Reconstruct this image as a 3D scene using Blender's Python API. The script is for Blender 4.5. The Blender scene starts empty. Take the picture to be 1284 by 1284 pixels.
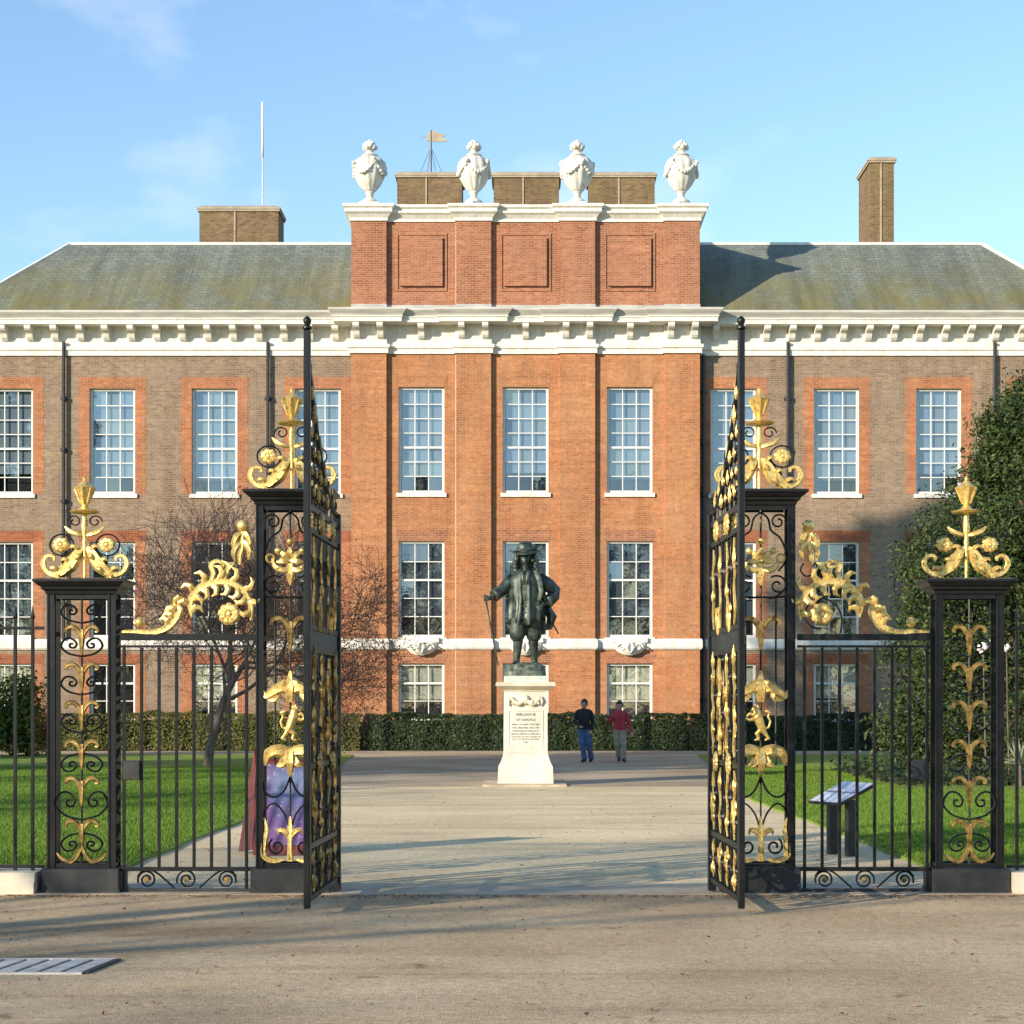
import bpy, bmesh, math, random
import numpy as np
from math import sin, cos, pi, radians, sqrt, atan2
from mathutils import Vector, Matrix

random.seed(7)
rng = np.random.default_rng(7)
scene = bpy.context.scene
col = scene.collection

# ---------------------------------------------------------------- camera
FPX, CX, HY, EYE = 2200.0, 659.0, 880.0, 1.7      # focal length in photo pixels, vanishing point, eye height
cam_d = bpy.data.cameras.new('camera')
cam = bpy.data.objects.new('camera', cam_d); col.objects.link(cam)
cam.location = (0, 0, EYE); cam.rotation_euler = (pi/2, 0, 0)
cam_d.sensor_width = 36.0; cam_d.lens = 36.0*FPX/1284.0
cam_d.shift_x = -(CX-642)/1284.0; cam_d.shift_y = (HY-642)/1284.0
cam_d.clip_start = 0.1; cam_d.clip_end = 3000
scene.camera = cam

# ---------------------------------------------------------------- world, sun, exposure
SUN_DIR = Vector((1.15, 1.0, -0.45)).normalized()  # the way the light travels
sun_el = math.asin(-SUN_DIR.z); sun_rot = atan2(-SUN_DIR.x, -SUN_DIR.y)
world = bpy.data.worlds.new('World'); scene.world = world; world.use_nodes = True
wt = world.node_tree; wt.nodes.clear()
w_out = wt.nodes.new('ShaderNodeOutputWorld'); w_bg = wt.nodes.new('ShaderNodeBackground')
w_sky = wt.nodes.new('ShaderNodeTexSky'); w_sky.sky_type = 'NISHITA'; w_sky.sun_disc = False
w_sky.sun_elevation = sun_el; w_sky.sun_rotation = sun_rot
w_sky.air_density = 1.15; w_sky.dust_density = 0.0; w_sky.ozone_density = 2.9; w_sky.altitude = 0
w_bg.inputs['Strength'].default_value = 0.15
# thin wisps of cloud all over the sky
w_tc = wt.nodes.new('ShaderNodeTexCoord'); w_map = wt.nodes.new('ShaderNodeMapping')
w_map.inputs['Scale'].default_value = (3.2, 3.2, 6.5); w_map.inputs['Location'].default_value = (0.42, 0.1, 0.35)
w_n = wt.nodes.new('ShaderNodeTexNoise'); w_n.inputs['Scale'].default_value = 1.6; w_n.inputs['Detail'].default_value = 5; w_n.inputs['Roughness'].default_value = .55
w_r = wt.nodes.new('ShaderNodeValToRGB'); w_r.color_ramp.elements[0].position = .58; w_r.color_ramp.elements[0].color = (0,0,0,1)
w_r.color_ramp.elements[1].position = .80; w_r.color_ramp.elements[1].color = (.30,.30,.30,1)
w_mx = wt.nodes.new('ShaderNodeMix'); w_mx.data_type = 'RGBA'; w_mx.inputs['B'].default_value = (6.2, 5.6, 6.3, 1)
L = wt.links.new
L(w_tc.outputs['Generated'], w_map.inputs['Vector']); L(w_map.outputs['Vector'], w_n.inputs['Vector']); L(w_n.outputs['Fac'], w_r.inputs['Fac'])
L(w_r.outputs['Color'], w_mx.inputs['Factor']); L(w_sky.outputs['Color'], w_mx.inputs['A']); L(w_mx.outputs['Result'], w_bg.inputs['Color'])
L(w_bg.outputs['Background'], w_out.inputs['Surface'])
sun_d = bpy.data.lights.new('sun', 'SUN'); sun_d.energy = 4.3; sun_d.angle = radians(0.5); sun_d.color = (1.0, 0.86, 0.66)
sun = bpy.data.objects.new('sun', sun_d); col.objects.link(sun); sun.location = (-60, -50, 60)
sun.rotation_euler = SUN_DIR.to_track_quat('-Z', 'Y').to_euler()
vs = scene.view_settings
vs.view_transform = 'Standard'; vs.look = 'None'; vs.gamma = 1.0; vs.use_curve_mapping = False
vs.exposure = 0.85
scene.render.engine = 'CYCLES'
scene.cycles.max_bounces = 6; scene.cycles.transparent_max_bounces = 16

# ---------------------------------------------------------------- helpers
def PX(px, D): return (px-CX)*D/FPX
def PZ(py, D): return EYE-(py-HY)*D/FPX

def set_props(o, label=None, cat=None, group=None, kind=None):
    if label: o['label'] = label
    if cat: o['category'] = cat
    if group: o['group'] = group
    if kind: o['kind'] = kind
    return o

def thing(name, loc=(0,0,0), label=None, cat=None, group=None):
    o = bpy.data.objects.new(name, None); col.objects.link(o); o.location = loc
    o.empty_display_size = .2
    return set_props(o, label, cat, group)

def world_loc(o):
    v = Vector((0,0,0))
    while o is not None:
        v = v + o.location; o = o.parent
    return v

def link_mesh(name, me, parent=None, loc=None):
    o = bpy.data.objects.new(name, me); col.objects.link(o)
    if parent is not None: o.parent = parent
    if loc is not None: o.location = loc
    return o

def copy_tree(o, parent=None):
    c = o.copy(); col.objects.link(c)
    if parent is not None:
        c.parent = parent; c.matrix_parent_inverse = Matrix.Identity(4)
    for ch in list(o.children): copy_tree(ch, c)
    return c

class MB:
    """collects shapes, builds one mesh object"""
    def __init__(s): s.v = []; s.f = []
    def add(s, vs, fs):
        b = len(s.v); s.v.extend([tuple(p) for p in vs]); s.f.extend([tuple(i+b for i in f) for f in fs]); return s
    def box(s, x0, x1, y0, y1, z0, z1):
        return s.add([(x0,y0,z0),(x1,y0,z0),(x1,y1,z0),(x0,y1,z0),(x0,y0,z1),(x1,y0,z1),(x1,y1,z1),(x0,y1,z1)],
                     [(0,3,2,1),(4,5,6,7),(0,1,5,4),(1,2,6,5),(2,3,7,6),(3,0,4,7)])
    def cbox(s, x0, x1, y0, y1, z0, z1, b=.01):
        """box with chamfered edges"""
        bm = bmesh.new(); bmesh.ops.create_cube(bm, size=1)
        for v in bm.verts: v.co = Vector(((x0+x1)/2+v.co.x*(x1-x0), (y0+y1)/2+v.co.y*(y1-y0), (z0+z1)/2+v.co.z*(z1-z0)))
        bmesh.ops.bevel(bm, geom=bm.edges[:], offset=b, segments=1, affect='EDGES')
        bm.verts.index_update()
        s.add([v.co[:] for v in bm.verts], [[v.index for v in f.verts] for f in bm.faces]); bm.free(); return s
    def quad(s, a, b, c, d): return s.add([a,b,c,d], [(0,1,2,3)])
    def tube(s, pts, r, n=6, sx=1.0, sy=1.0, cap=True, up=None, flute=0.0):
        """sweep an ellipse along pts; r a number or one radius per point; sy scales along the binormal (towards +-Y for flat scrolls)"""
        pts = [Vector(p) for p in pts]; m = len(pts)
        rs = [r]*m if isinstance(r, (int, float)) else list(r)
        upv = Vector(up) if up else Vector((0,1,0))
        vs, fs = [], []
        for i, p in enumerate(pts):
            t = (pts[min(i+1,m-1)]-pts[max(i-1,0)])
            t = t.normalized() if t.length > 1e-9 else Vector((0,0,1))
            u = upv
            if abs(t.dot(u)) > .95: u = Vector((1,0,0)) if abs(t.x) < .9 else Vector((0,0,1))
            a = t.cross(u).normalized(); b = a.cross(t).normalized()
            for k in range(n):
                th = 2*pi*(k+.5)/n
                ru = rs[i]*(1-flute*(k%2)); vs.append(p + a*(ru*sx*cos(th)) + b*(ru*sy*sin(th)))
        for i in range(m-1):
            for k in range(n):
                fs.append((i*n+k, i*n+(k+1)%n, (i+1)*n+(k+1)%n, (i+1)*n+k))
        if cap:
            fs.append(tuple(range(n-1,-1,-1))); fs.append(tuple((m-1)*n+k for k in range(n)))
        return s.add(vs, fs)
    def capsule(s, a, b, ra, rb, n=10, sy=1.0, up=None):
        a, b = Vector(a), Vector(b); d = (b-a); l = d.length; d = d/l if l > 1e-9 else Vector((0,0,1))
        if l < 1e-9: b = a + d*1e-4
        P, R = [], []
        for t in (-.97, -.8, -.5, 0): P.append(a+d*ra*t); R.append(ra*sqrt(1-t*t))
        for t in (0, .5, .8, .97): P.append(b+d*rb*t); R.append(rb*sqrt(1-t*t))
        return s.tube(P, R, n, 1.0, sy, True, up)
    def ball(s, c, r, n=10, m=6, sc=(1,1,1)):
        vs, fs = [], []
        for i in range(m+1):
            ph = pi*i/m
            for k in range(n):
                th = 2*pi*k/n
                vs.append((c[0]+r*sc[0]*sin(ph)*cos(th), c[1]+r*sc[1]*sin(ph)*sin(th), c[2]+r*sc[2]*cos(ph)))
        for i in range(m):
            for k in range(n): fs.append((i*n+k, (i+1)*n+k, (i+1)*n+(k+1)%n, i*n+(k+1)%n))
        return s.add(vs, fs)
    def lathe(s, prof, n=16, c=(0,0,0)):
        vs, fs = [], []
        for (r, z) in prof:
            for k in range(n):
                th = 2*pi*k/n; vs.append((c[0]+r*cos(th), c[1]+r*sin(th), c[2]+z))
        for i in range(len(prof)-1):
            for k in range(n): fs.append((i*n+k, i*n+(k+1)%n, (i+1)*n+(k+1)%n, (i+1)*n+k))
        fs.append(tuple(range(n-1,-1,-1))); fs.append(tuple((len(prof)-1)*n+k for k in range(n)))
        return s.add(vs, fs)
    def loft(s, rings, cap=True):
        n = len(rings[0]); vs = [p for r in rings for p in r]; fs = []
        for i in range(len(rings)-1):
            for k in range(n): fs.append((i*n+k, i*n+(k+1)%n, (i+1)*n+(k+1)%n, (i+1)*n+k))
        if cap: fs.append(tuple(range(n-1,-1,-1))); fs.append(tuple((len(rings)-1)*n+k for k in range(n)))
        return s.add(vs, fs)
    def prism_x(s, poly, x0, x1):
        """polygon of (y,z) extruded along x"""
        n = len(poly)
        vs = [(x0,y,z) for y,z in poly]+[(x1,y,z) for y,z in poly]
        fs = [tuple(range(n)), tuple(range(2*n-1,n-1,-1))]+[(i,i+n,(i+1)%n+n,(i+1)%n) for i in range(n)]
        return s.add(vs, fs)
    def prism_z(s, poly, z0, z1):
        n = len(poly)
        vs = [(x,y,z0) for x,y in poly]+[(x,y,z1) for x,y in poly]
        fs = [tuple(range(n-1,-1,-1)), tuple(range(n,2*n))]+[(i,(i+1)%n,(i+1)%n+n,i+n) for i in range(n)]
        return s.add(vs, fs)
    def prism_y(s, poly, y0, y1):
        n = len(poly)
        vs = [(x,y0,z) for x,z in poly]+[(x,y1,z) for x,z in poly]
        fs = [tuple(range(n)), tuple(range(2*n-1,n-1,-1))]+[(i,i+n,(i+1)%n+n,(i+1)%n) for i in range(n)]
        return s.add(vs, fs)
    def mesh(s, name, off=(0,0,0), fix=True):
        me = bpy.data.meshes.new(name)
        o = Vector(off)
        me.from_pydata([(p[0]-o.x, p[1]-o.y, p[2]-o.z) for p in s.v], [], s.f)
        if fix:
            bm = bmesh.new(); bm.from_mesh(me); bmesh.ops.recalc_face_normals(bm, faces=bm.faces[:]); bm.to_mesh(me); bm.free()
        return me
    def build(s, name, m, parent=None, smooth=False, fix=True, angle=None):
        off = world_loc(parent) if parent is not None else Vector((0,0,0))
        me = s.mesh(name, off, fix); me.materials.append(m)
        if smooth:
            me.polygons.foreach_set('use_smooth', [True]*len(me.polygons))
            if angle is None and m.name in ('gilding', 'old_or_shaded_gold'): angle = 30
            if angle is not None:
                me.set_sharp_from_angle(angle=radians(angle))
        return link_mesh(name, me, parent)

def fused(name, mb, m, parent, voxel=.012, smooth_iter=4, factor=.5):
    """fuse overlapping capsules into ONE continuous skin"""
    off = world_loc(parent) if parent is not None else Vector((0,0,0))
    me = mb.mesh(name, off); me.materials.append(m)
    tmp = bpy.data.objects.new(name, me); col.objects.link(tmp)
    r = tmp.modifiers.new('r', 'REMESH'); r.mode = 'VOXEL'; r.voxel_size = voxel
    sm = tmp.modifiers.new('s', 'SMOOTH'); sm.iterations = smooth_iter; sm.factor = factor
    dg = bpy.context.evaluated_depsgraph_get(); dg.update()
    me2 = bpy.data.meshes.new_from_object(tmp.evaluated_get(dg))
    bpy.data.objects.remove(tmp); bpy.data.meshes.remove(me)
    me2.name = name
    if not me2.materials: me2.materials.append(m)
    me2.polygons.foreach_set('use_smooth', [True]*len(me2.polygons))
    return link_mesh(name, me2, parent)

def np_mesh(name, verts, faces, m, parent=None, smooth=False):
    """verts (N,3) array, faces (M,k) array"""
    me = bpy.data.meshes.new(name)
    k = faces.shape[1]
    me.vertices.add(len(verts)); me.vertices.foreach_set('co', np.ascontiguousarray(verts, dtype=np.float32).ravel())
    me.loops.add(faces.size); me.loops.foreach_set('vertex_index', np.ascontiguousarray(faces, dtype=np.int32).ravel())
    me.polygons.add(len(faces)); me.polygons.foreach_set('loop_start', np.arange(0, faces.size, k, dtype=np.int32))
    me.polygons.foreach_set('loop_total', np.full(len(faces), k, dtype=np.int32))
    if smooth: me.polygons.foreach_set('use_smooth', [True]*len(faces))
    me.update(calc_edges=True); me.materials.append(m)
    return link_mesh(name, me, parent)

def leaf_cards(centers, size, normal_bias=None, aspect=.6, size_var=.4, bend=0.0):
    """N leaf quads (diamond shaped) at centers with random directions"""
    n = len(centers)
    a = rng.normal(size=(n,3)); a /= np.linalg.norm(a,axis=1)[:,None]
    nb = rng.normal(size=(n,3))
    if normal_bias is not None: nb = nb*.6 + normal_bias
    nb /= np.linalg.norm(nb,axis=1)[:,None]
    u = np.cross(nb, a); u /= np.linalg.norm(u,axis=1)[:,None]; v = np.cross(nb, u)
    s = size*(1+size_var*rng.uniform(-1,1,size=(n,1)))
    P = np.stack([centers-u*s, centers+v*s*aspect-u*s*.1, centers+u*s, centers-v*s*aspect-u*s*.1], axis=1).reshape(-1,3)
    return P, np.arange(4*n).reshape(n,4)

# ---------------------------------------------------------------- materials
def nodes_of(name):
    m = bpy.data.materials.new(name); m.use_nodes = True
    nt = m.node_tree; b = nt.nodes['Principled BSDF']
    return m, nt, b
def N(nt, t, **kw):
    n = nt.nodes.new(t)
    for k, v in kw.items():
        if k in n.inputs: n.inputs[k].default_value = v
        else: setattr(n, k, v)
    return n
def ramp(nt, stops):
    r = nt.nodes.new('ShaderNodeValToRGB'); e = r.color_ramp.elements
    while len(e) < len(stops): e.new(.5)
    for i, (p, c) in enumerate(stops):
        e[i].position = p; e[i].color = (c[0], c[1], c[2], 1)
    return r
def mixc(nt, fac, a, b, mode='MIX'):
    m = nt.nodes.new('ShaderNodeMix'); m.data_type = 'RGBA'; m.blend_type = mode
    for sock, val in (('Factor', fac), ('A', a), ('B', b)):
        if isinstance(val, (int, float)): m.inputs[sock].default_value = val
        elif isinstance(val, tuple): m.inputs[sock].default_value = (val[0], val[1], val[2], 1)
        else: nt.links.new(val, m.inputs[sock])
    return m.outputs['Result']
def coords(nt, scale=(1,1,1), kind='Object'):
    tc = nt.nodes.new('ShaderNodeTexCoord'); mp = nt.nodes.new('ShaderNodeMapping'); mp.inputs['Scale'].default_value = scale
    nt.links.new(tc.outputs[kind], mp.inputs['Vector']); return mp.outputs['Vector']
def worldpos(nt, scale=(1,1,1)):
    g = nt.nodes.new('ShaderNodeNewGeometry'); mp = nt.nodes.new('ShaderNodeMapping'); mp.inputs['Scale'].default_value = scale
    nt.links.new(g.outputs['Position'], mp.inputs['Vector']); return mp.outputs['Vector']
def noise(nt, vec, scale, detail=4, rough=.6):
    n = N(nt, 'ShaderNodeTexNoise'); n.inputs['Scale'].default_value = scale; n.inputs['Detail'].default_value = detail; n.inputs['Roughness'].default_value = rough
    nt.links.new(vec, n.inputs['Vector']); return n.outputs['Fac']
def bump(nt, b, height, dist=.01, strength=.5):
    bp = nt.nodes.new('ShaderNodeBump'); bp.inputs['Distance'].default_value = dist; bp.inputs['Strength'].default_value = strength
    nt.links.new(height, bp.inputs['Height']); nt.links.new(bp.outputs['Normal'], b.inputs['Normal'])

def simple(name, c1, c2, scale=5, rough=.6, metal=0.0, bmp=0.0, spec=.5, stretch=(1,1,1), detail=5, lo=.35, hi=.65):
    m, nt, b = nodes_of(name)
    v = worldpos(nt, stretch); f = noise(nt, v, scale, detail)
    r = ramp(nt, [(lo, c1), (hi, c2)]); nt.links.new(f, r.inputs['Fac'])
    nt.links.new(r.outputs['Color'], b.inputs['Base Color'])
    b.inputs['Roughness'].default_value = rough; b.inputs['Metallic'].default_value = metal
    b.inputs['Specular IOR Level'].default_value = spec
    if bmp: bump(nt, b, f, bmp, .6)
    return m

def brick_mat(name, cols, mortar, patch, bscale=1.0, white=0.0, tone=1.0):
    """cols: three brick colours; patch: colour of large weathered patches"""
    m, nt, b = nodes_of(name)
    tn = lambda c: tuple(x*tone for x in c)
    cols = [tn(c) for c in cols]; patch = tn(patch); mortar = tn(mortar)
    g = nt.nodes.new('ShaderNodeNewGeometry'); sx = nt.nodes.new('ShaderNodeSeparateXYZ'); cb = nt.nodes.new('ShaderNodeCombineXYZ')
    nt.links.new(g.outputs['Position'], sx.inputs[0])
    ad = N(nt, 'ShaderNodeMath', operation='ADD'); nt.links.new(sx.outputs['X'], ad.inputs[0]); nt.links.new(sx.outputs['Y'], ad.inputs[1])
    nt.links.new(ad.outputs[0], cb.inputs['X']); nt.links.new(sx.outputs['Z'], cb.inputs['Y'])
    br = N(nt, 'ShaderNodeTexBrick'); br.offset = .5
    nt.links.new(cb.outputs[0], br.inputs['Vector'])
    br.inputs['Scale'].default_value = 1.0/bscale; br.inputs['Brick Width'].default_value = .235; br.inputs['Row Height'].default_value = .078
    br.inputs['Mortar Size'].default_value = .010; br.inputs['Mortar Smooth'].default_value = .3; br.inputs['Bias'].default_value = 0
    br.inputs['Color1'].default_value = (0,0,0,1); br.inputs['Color2'].default_value = (1,1,1,1); br.inputs['Mortar'].default_value = (.5,.5,.5,1)
    r = ramp(nt, [(0.0, cols[0]), (.45, cols[1]), (1.0, cols[2])]); nt.links.new(br.outputs['Color'], r.inputs['Fac'])
    v = worldpos(nt)
    big = noise(nt, v, .55, 6, .62); c = mixc(nt, 0, r.outputs['Color'], patch)
    rb = ramp(nt, [(.40, (0,0,0)), (.66, (.75,.75,.75))]); nt.links.new(big, rb.inputs['Fac'])
    nt.links.new(rb.outputs['Color'], c.node.inputs['Factor'])
    # horizontal weathering bands, course by course
    band = noise(nt, worldpos(nt, (.35,.35,4.5)), 1.3, 4, .6)
    rc = ramp(nt, [(.3, (.80,.78,.76)), (.7, (1.14,1.12,1.10))]); nt.links.new(band, rc.inputs['Fac'])
    c = mixc(nt, 1.0, c, rc.outputs['Color'], 'MULTIPLY')
    soot = noise(nt, worldpos(nt, (1.5,1.5,.22)), .9, 6, .7)
    ro = ramp(nt, [(.30, (.66,.62,.60)), (.52, (1,1,1)), (.75, (1.18,1.16,1.12))]); nt.links.new(soot, ro.inputs['Fac'])
    c = mixc(nt, 1.0, c, ro.outputs['Color'], 'MULTIPLY')
    fine = noise(nt, v, 7, 4, .75)
    rf = ramp(nt, [(.3, (.70,.68,.68)), (.7, (1.24,1.24,1.24))]); nt.links.new(fine, rf.inputs['Fac'])
    c = mixc(nt, 1.0, c, rf.outputs['Color'], 'MULTIPLY')
    cm = mixc(nt, 0, c, mortar); nt.links.new(br.outputs['Fac'], cm.node.inputs['Factor'])
    if white:
        wn = noise(nt, v, 2.3, 6, .75)
        rw = ramp(nt, [(.66, (0,0,0)), (.74, (white,white,white))]); nt.links.new(wn, rw.inputs['Fac'])
        c2 = mixc(nt, 0, cm, (.62,.55,.48)); nt.links.new(rw.outputs['Color'], c2.node.inputs['Factor']); cm = c2
    nt.links.new(cm, b.inputs['Base Color'])
    b.inputs['Roughness'].default_value = .88; b.inputs['Specular IOR Level'].default_value = .25
    inv = N(nt, 'ShaderNodeMath', operation='SUBTRACT'); inv.inputs[0].default_value = 1; nt.links.new(br.outputs['Fac'], inv.inputs[1])
    mul = N(nt, 'ShaderNodeMath', operation='MULTIPLY_ADD'); mul.inputs[1].default_value = .5; nt.links.new(fine, mul.inputs[0]); nt.links.new(inv.outputs[0], mul.inputs[2])
    bump(nt, b, mul.outputs[0], .008, .7)
    return m

M = {}
M['brick_red'] = brick_mat('brick_red', [(.37,.135,.058),(.43,.175,.078),(.48,.215,.100)], (.43,.235,.13), (.45,.24,.125), white=.24, tone=.95)
M['brick_attic'] = brick_mat('brick_attic', [(.28,.10,.052),(.34,.14,.075),(.40,.185,.105)], (.38,.22,.14), (.30,.135,.085), white=.55, tone=1.02)
M['brick_brown'] = brick_mat('brick_brown', [(.22,.155,.102),(.285,.205,.140),(.35,.258,.18)], (.33,.255,.19), (.25,.195,.15), white=.25, tone=.90)
M['brick_rubbed'] = brick_mat('brick_rubbed', [(.46,.155,.062),(.53,.20,.085),(.58,.255,.12)], (.44,.26,.17), (.40,.18,.10), tone=.80)
M['brick_arch'] = brick_mat('brick_arch', [(.34,.095,.042),(.41,.125,.055),(.46,.165,.078)], (.36,.18,.11), (.34,.12,.07), tone=.80)
M['brick_chimney'] = brick_mat('brick_chimney', [(.15,.095,.055),(.215,.14,.078),(.28,.195,.105)], (.25,.19,.12), (.20,.165,.065), white=.15, tone=.85)

def painted_white():
    m, nt, b = nodes_of('painted_white')
    v = worldpos(nt); f = noise(nt, v, 3, 6, .65)
    r = ramp(nt, [(.30, (.62,.58,.50)), (.55, (.74,.72,.67))]); nt.links.new(f, r.inputs['Fac'])
    st = noise(nt, worldpos(nt, (6,6,.5)), 1.5, 5, .7)
    rs = ramp(nt, [(.35, (.80,.77,.72)), (.58, (1,1,1))]); nt.links.new(st, rs.inputs['Fac'])
    nt.links.new(mixc(nt, .8, r.outputs['Color'], rs.outputs['Color'], 'MULTIPLY'), b.inputs['Base Color'])
    b.inputs['Roughness'].default_value = .6; bump(nt, b, f, .004, .3)
    return m
M['white'] = painted_white()
M['joinery'] = simple('joinery', (.66,.66,.62), (.78,.77,.73), 6, .45)
M['urn_stone'] = simple('urn_stone', (.50,.47,.42), (.72,.70,.65), 3.5, .7, 0, .01)
M['lead'] = simple('lead', (.30,.30,.28), (.44,.44,.41), 2, .55, 0, .005, stretch=(1,1,4))
M['gutter'] = simple('gutter', (.40,.39,.36), (.56,.55,.50), 1.6, .6, 0, .004, stretch=(.6,1,4))
M['stone'] = simple('stone', (.46,.41,.31), (.60,.54,.43), 2.5, .75, 0, .004, detail=7)
M['plinth_stone'] = simple('plinth_stone', (.48,.46,.39), (.64,.62,.54), 2.0, .7, 0, .004, detail=7)
M['verdigris_stone'] = simple('verdigris_stone', (.36,.46,.40), (.60,.62,.53), 5, .7)
M['coping'] = simple('coping', (.30,.25,.18), (.43,.36,.26), 3, .85, 0, .01)
M['iron'] = simple('iron', (.004,.005,.0055), (.010,.011,.012), 14, .40, 0, .0012, spec=.38)
M['iron_matt'] = simple('iron_matt', (.014,.015,.017), (.028,.029,.032), 10, .55, 0, .001)
M['pipe'] = simple('pipe', (.012,.013,.018), (.028,.03,.036), 4, .45)
M['steel'] = simple('steel', (.38,.37,.35), (.55,.53,.50), 9, .55, .15)
M['bronze'] = simple('bronze', (.012,.020,.018), (.075,.098,.082), 7, .46, .45, .006, detail=6)
M['bronze_base'] = simple('bronze_base', (.03,.045,.04), (.16,.19,.15), 9, .6, .3, .01, detail=6)

def gold_mat():
    m, nt, b = nodes_of('gilding')
    v = worldpos(nt); f = noise(nt, v, 34, 6, .75)
    r = ramp(nt, [(.32, (.20,.11,.03)), (.48, (.82,.57,.18)), (.74, (1.0,.79,.36))]); nt.links.new(f, r.inputs['Fac'])
    nt.links.new(r.outputs['Color'], b.inputs['Base Color'])
    b.inputs['Metallic'].default_value = .62; b.inputs['Roughness'].default_value = .36
    bump(nt, b, f, .006, .7)
    return m
M['gold'] = gold_mat()
M['old_or_shaded_gold'] = simple('old_or_shaded_gold', (.13,.08,.025), (.50,.33,.10), 16, .42, .6, .003)

def slate():
    m, nt, b = nodes_of('slate')
    g = nt.nodes.new('ShaderNodeNewGeometry'); sx = nt.nodes.new('ShaderNodeSeparateXYZ'); cb = nt.nodes.new('ShaderNodeCombineXYZ')
    nt.links.new(g.outputs['Position'], sx.inputs[0]); nt.links.new(sx.outputs['X'], cb.inputs['X']); nt.links.new(sx.outputs['Z'], cb.inputs['Y'])
    br = N(nt, 'ShaderNodeTexBrick'); nt.links.new(cb.outputs[0], br.inputs['Vector'])
    br.inputs['Scale'].default_value = 1; br.inputs['Brick Width'].default_value = .30; br.inputs['Row Height'].default_value = .13; br.inputs['Mortar Size'].default_value = .008
    br.inputs['Color1'].default_value = (.120,.138,.122,1); br.inputs['Color2'].default_value = (.170,.190,.170,1); br.inputs['Mortar'].default_value = (.06,.065,.065,1)
    # moss grows on the lower half, pale streaks run down from the ridge
    mz = N(nt, 'ShaderNodeMapRange'); mz.inputs['From Min'].default_value = 16.2; mz.inputs['From Max'].default_value = 19.0; mz.inputs['To Min'].default_value = .85; mz.inputs['To Max'].default_value = 0
    nt.links.new(sx.outputs['Z'], mz.inputs['Value'])
    f = noise(nt, worldpos(nt, (1,1,.45)), .8, 6, .65)
    mu = N(nt, 'ShaderNodeMath', operation='MULTIPLY'); nt.links.new(mz.outputs[0], mu.inputs[0])
    rm = ramp(nt, [(.30, (.1,.1,.1)), (.58, (1,1,1))]); nt.links.new(f, rm.inputs['Fac']); nt.links.new(rm.outputs['Color'], mu.inputs[1])
    c = mixc(nt, 0, br.outputs['Color'], (.150,.130,.042)); nt.links.new(mu.outputs[0], c.node.inputs['Factor'])
    s = noise(nt, worldpos(nt, (1.6,.2,.12)), 1.1, 5, .7)
    rs = ramp(nt, [(.36, (.82,.84,.83)), (.68, (1.32,1.34,1.3))]); nt.links.new(s, rs.inputs['Fac'])
    nt.links.new(mixc(nt, 1, c, rs.outputs['Color'], 'MULTIPLY'), b.inputs['Base Color'])
    b.inputs['Roughness'].default_value = .62
    bump(nt, b, br.outputs['Fac'], -.01, .5)
    return m
M['slate'] = slate()

def glass():
    m, nt, b = nodes_of('window_glass')
    nt.nodes.remove(b); out = nt.nodes['Material Output']
    oi = nt.nodes.new('ShaderNodeObjectInfo')
    gl = N(nt, 'ShaderNodeBsdfGlossy'); gl.inputs['Roughness'].default_value = .03; gl.inputs['Color'].default_value = (.90,.95,1,1)
    tr = N(nt, 'ShaderNodeBsdfTransparent'); tr.inputs['Color'].default_value = (.80,.86,.88,1)
    mr = N(nt, 'ShaderNodeMapRange'); mr.inputs['To Min'].default_value = .13; mr.inputs['To Max'].default_value = .24
    nt.links.new(oi.outputs['Random'], mr.inputs['Value'])
    mx = N(nt, 'ShaderNodeMixShader'); nt.links.new(mr.outputs[0], mx.inputs['Fac']); nt.links.new(tr.outputs[0], mx.inputs[1]); nt.links.new(gl.outputs[0], mx.inputs[2])
    f = noise(nt, worldpos(nt), 2.5, 2, .5); bp = nt.nodes.new('ShaderNodeBump'); bp.inputs['Distance'].default_value = .02; bp.inputs['Strength'].default_value = .07
    nt.links.new(f, bp.inputs['Height']); nt.links.new(bp.outputs['Normal'], gl.inputs['Normal'])
    nt.links.new(mx.outputs[0], out.inputs['Surface'])
    return m
M['glass'] = glass()
M['blind_grey'] = simple('blind_grey', (.15,.19,.24), (.20,.245,.30), 2, .8, stretch=(8,1,.3))
M['blind_dim'] = simple('blind_dim', (.035,.045,.07), (.055,.068,.095), 2, .8, stretch=(8,1,.3))
M['blind_cream'] = simple('blind_cream', (.44,.42,.33), (.54,.51,.41), 2, .8, stretch=(8,1,.3))
M['room_dark'] = simple('room_dark', (.008,.009,.011), (.02,.02,.024), 1, .9)

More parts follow.
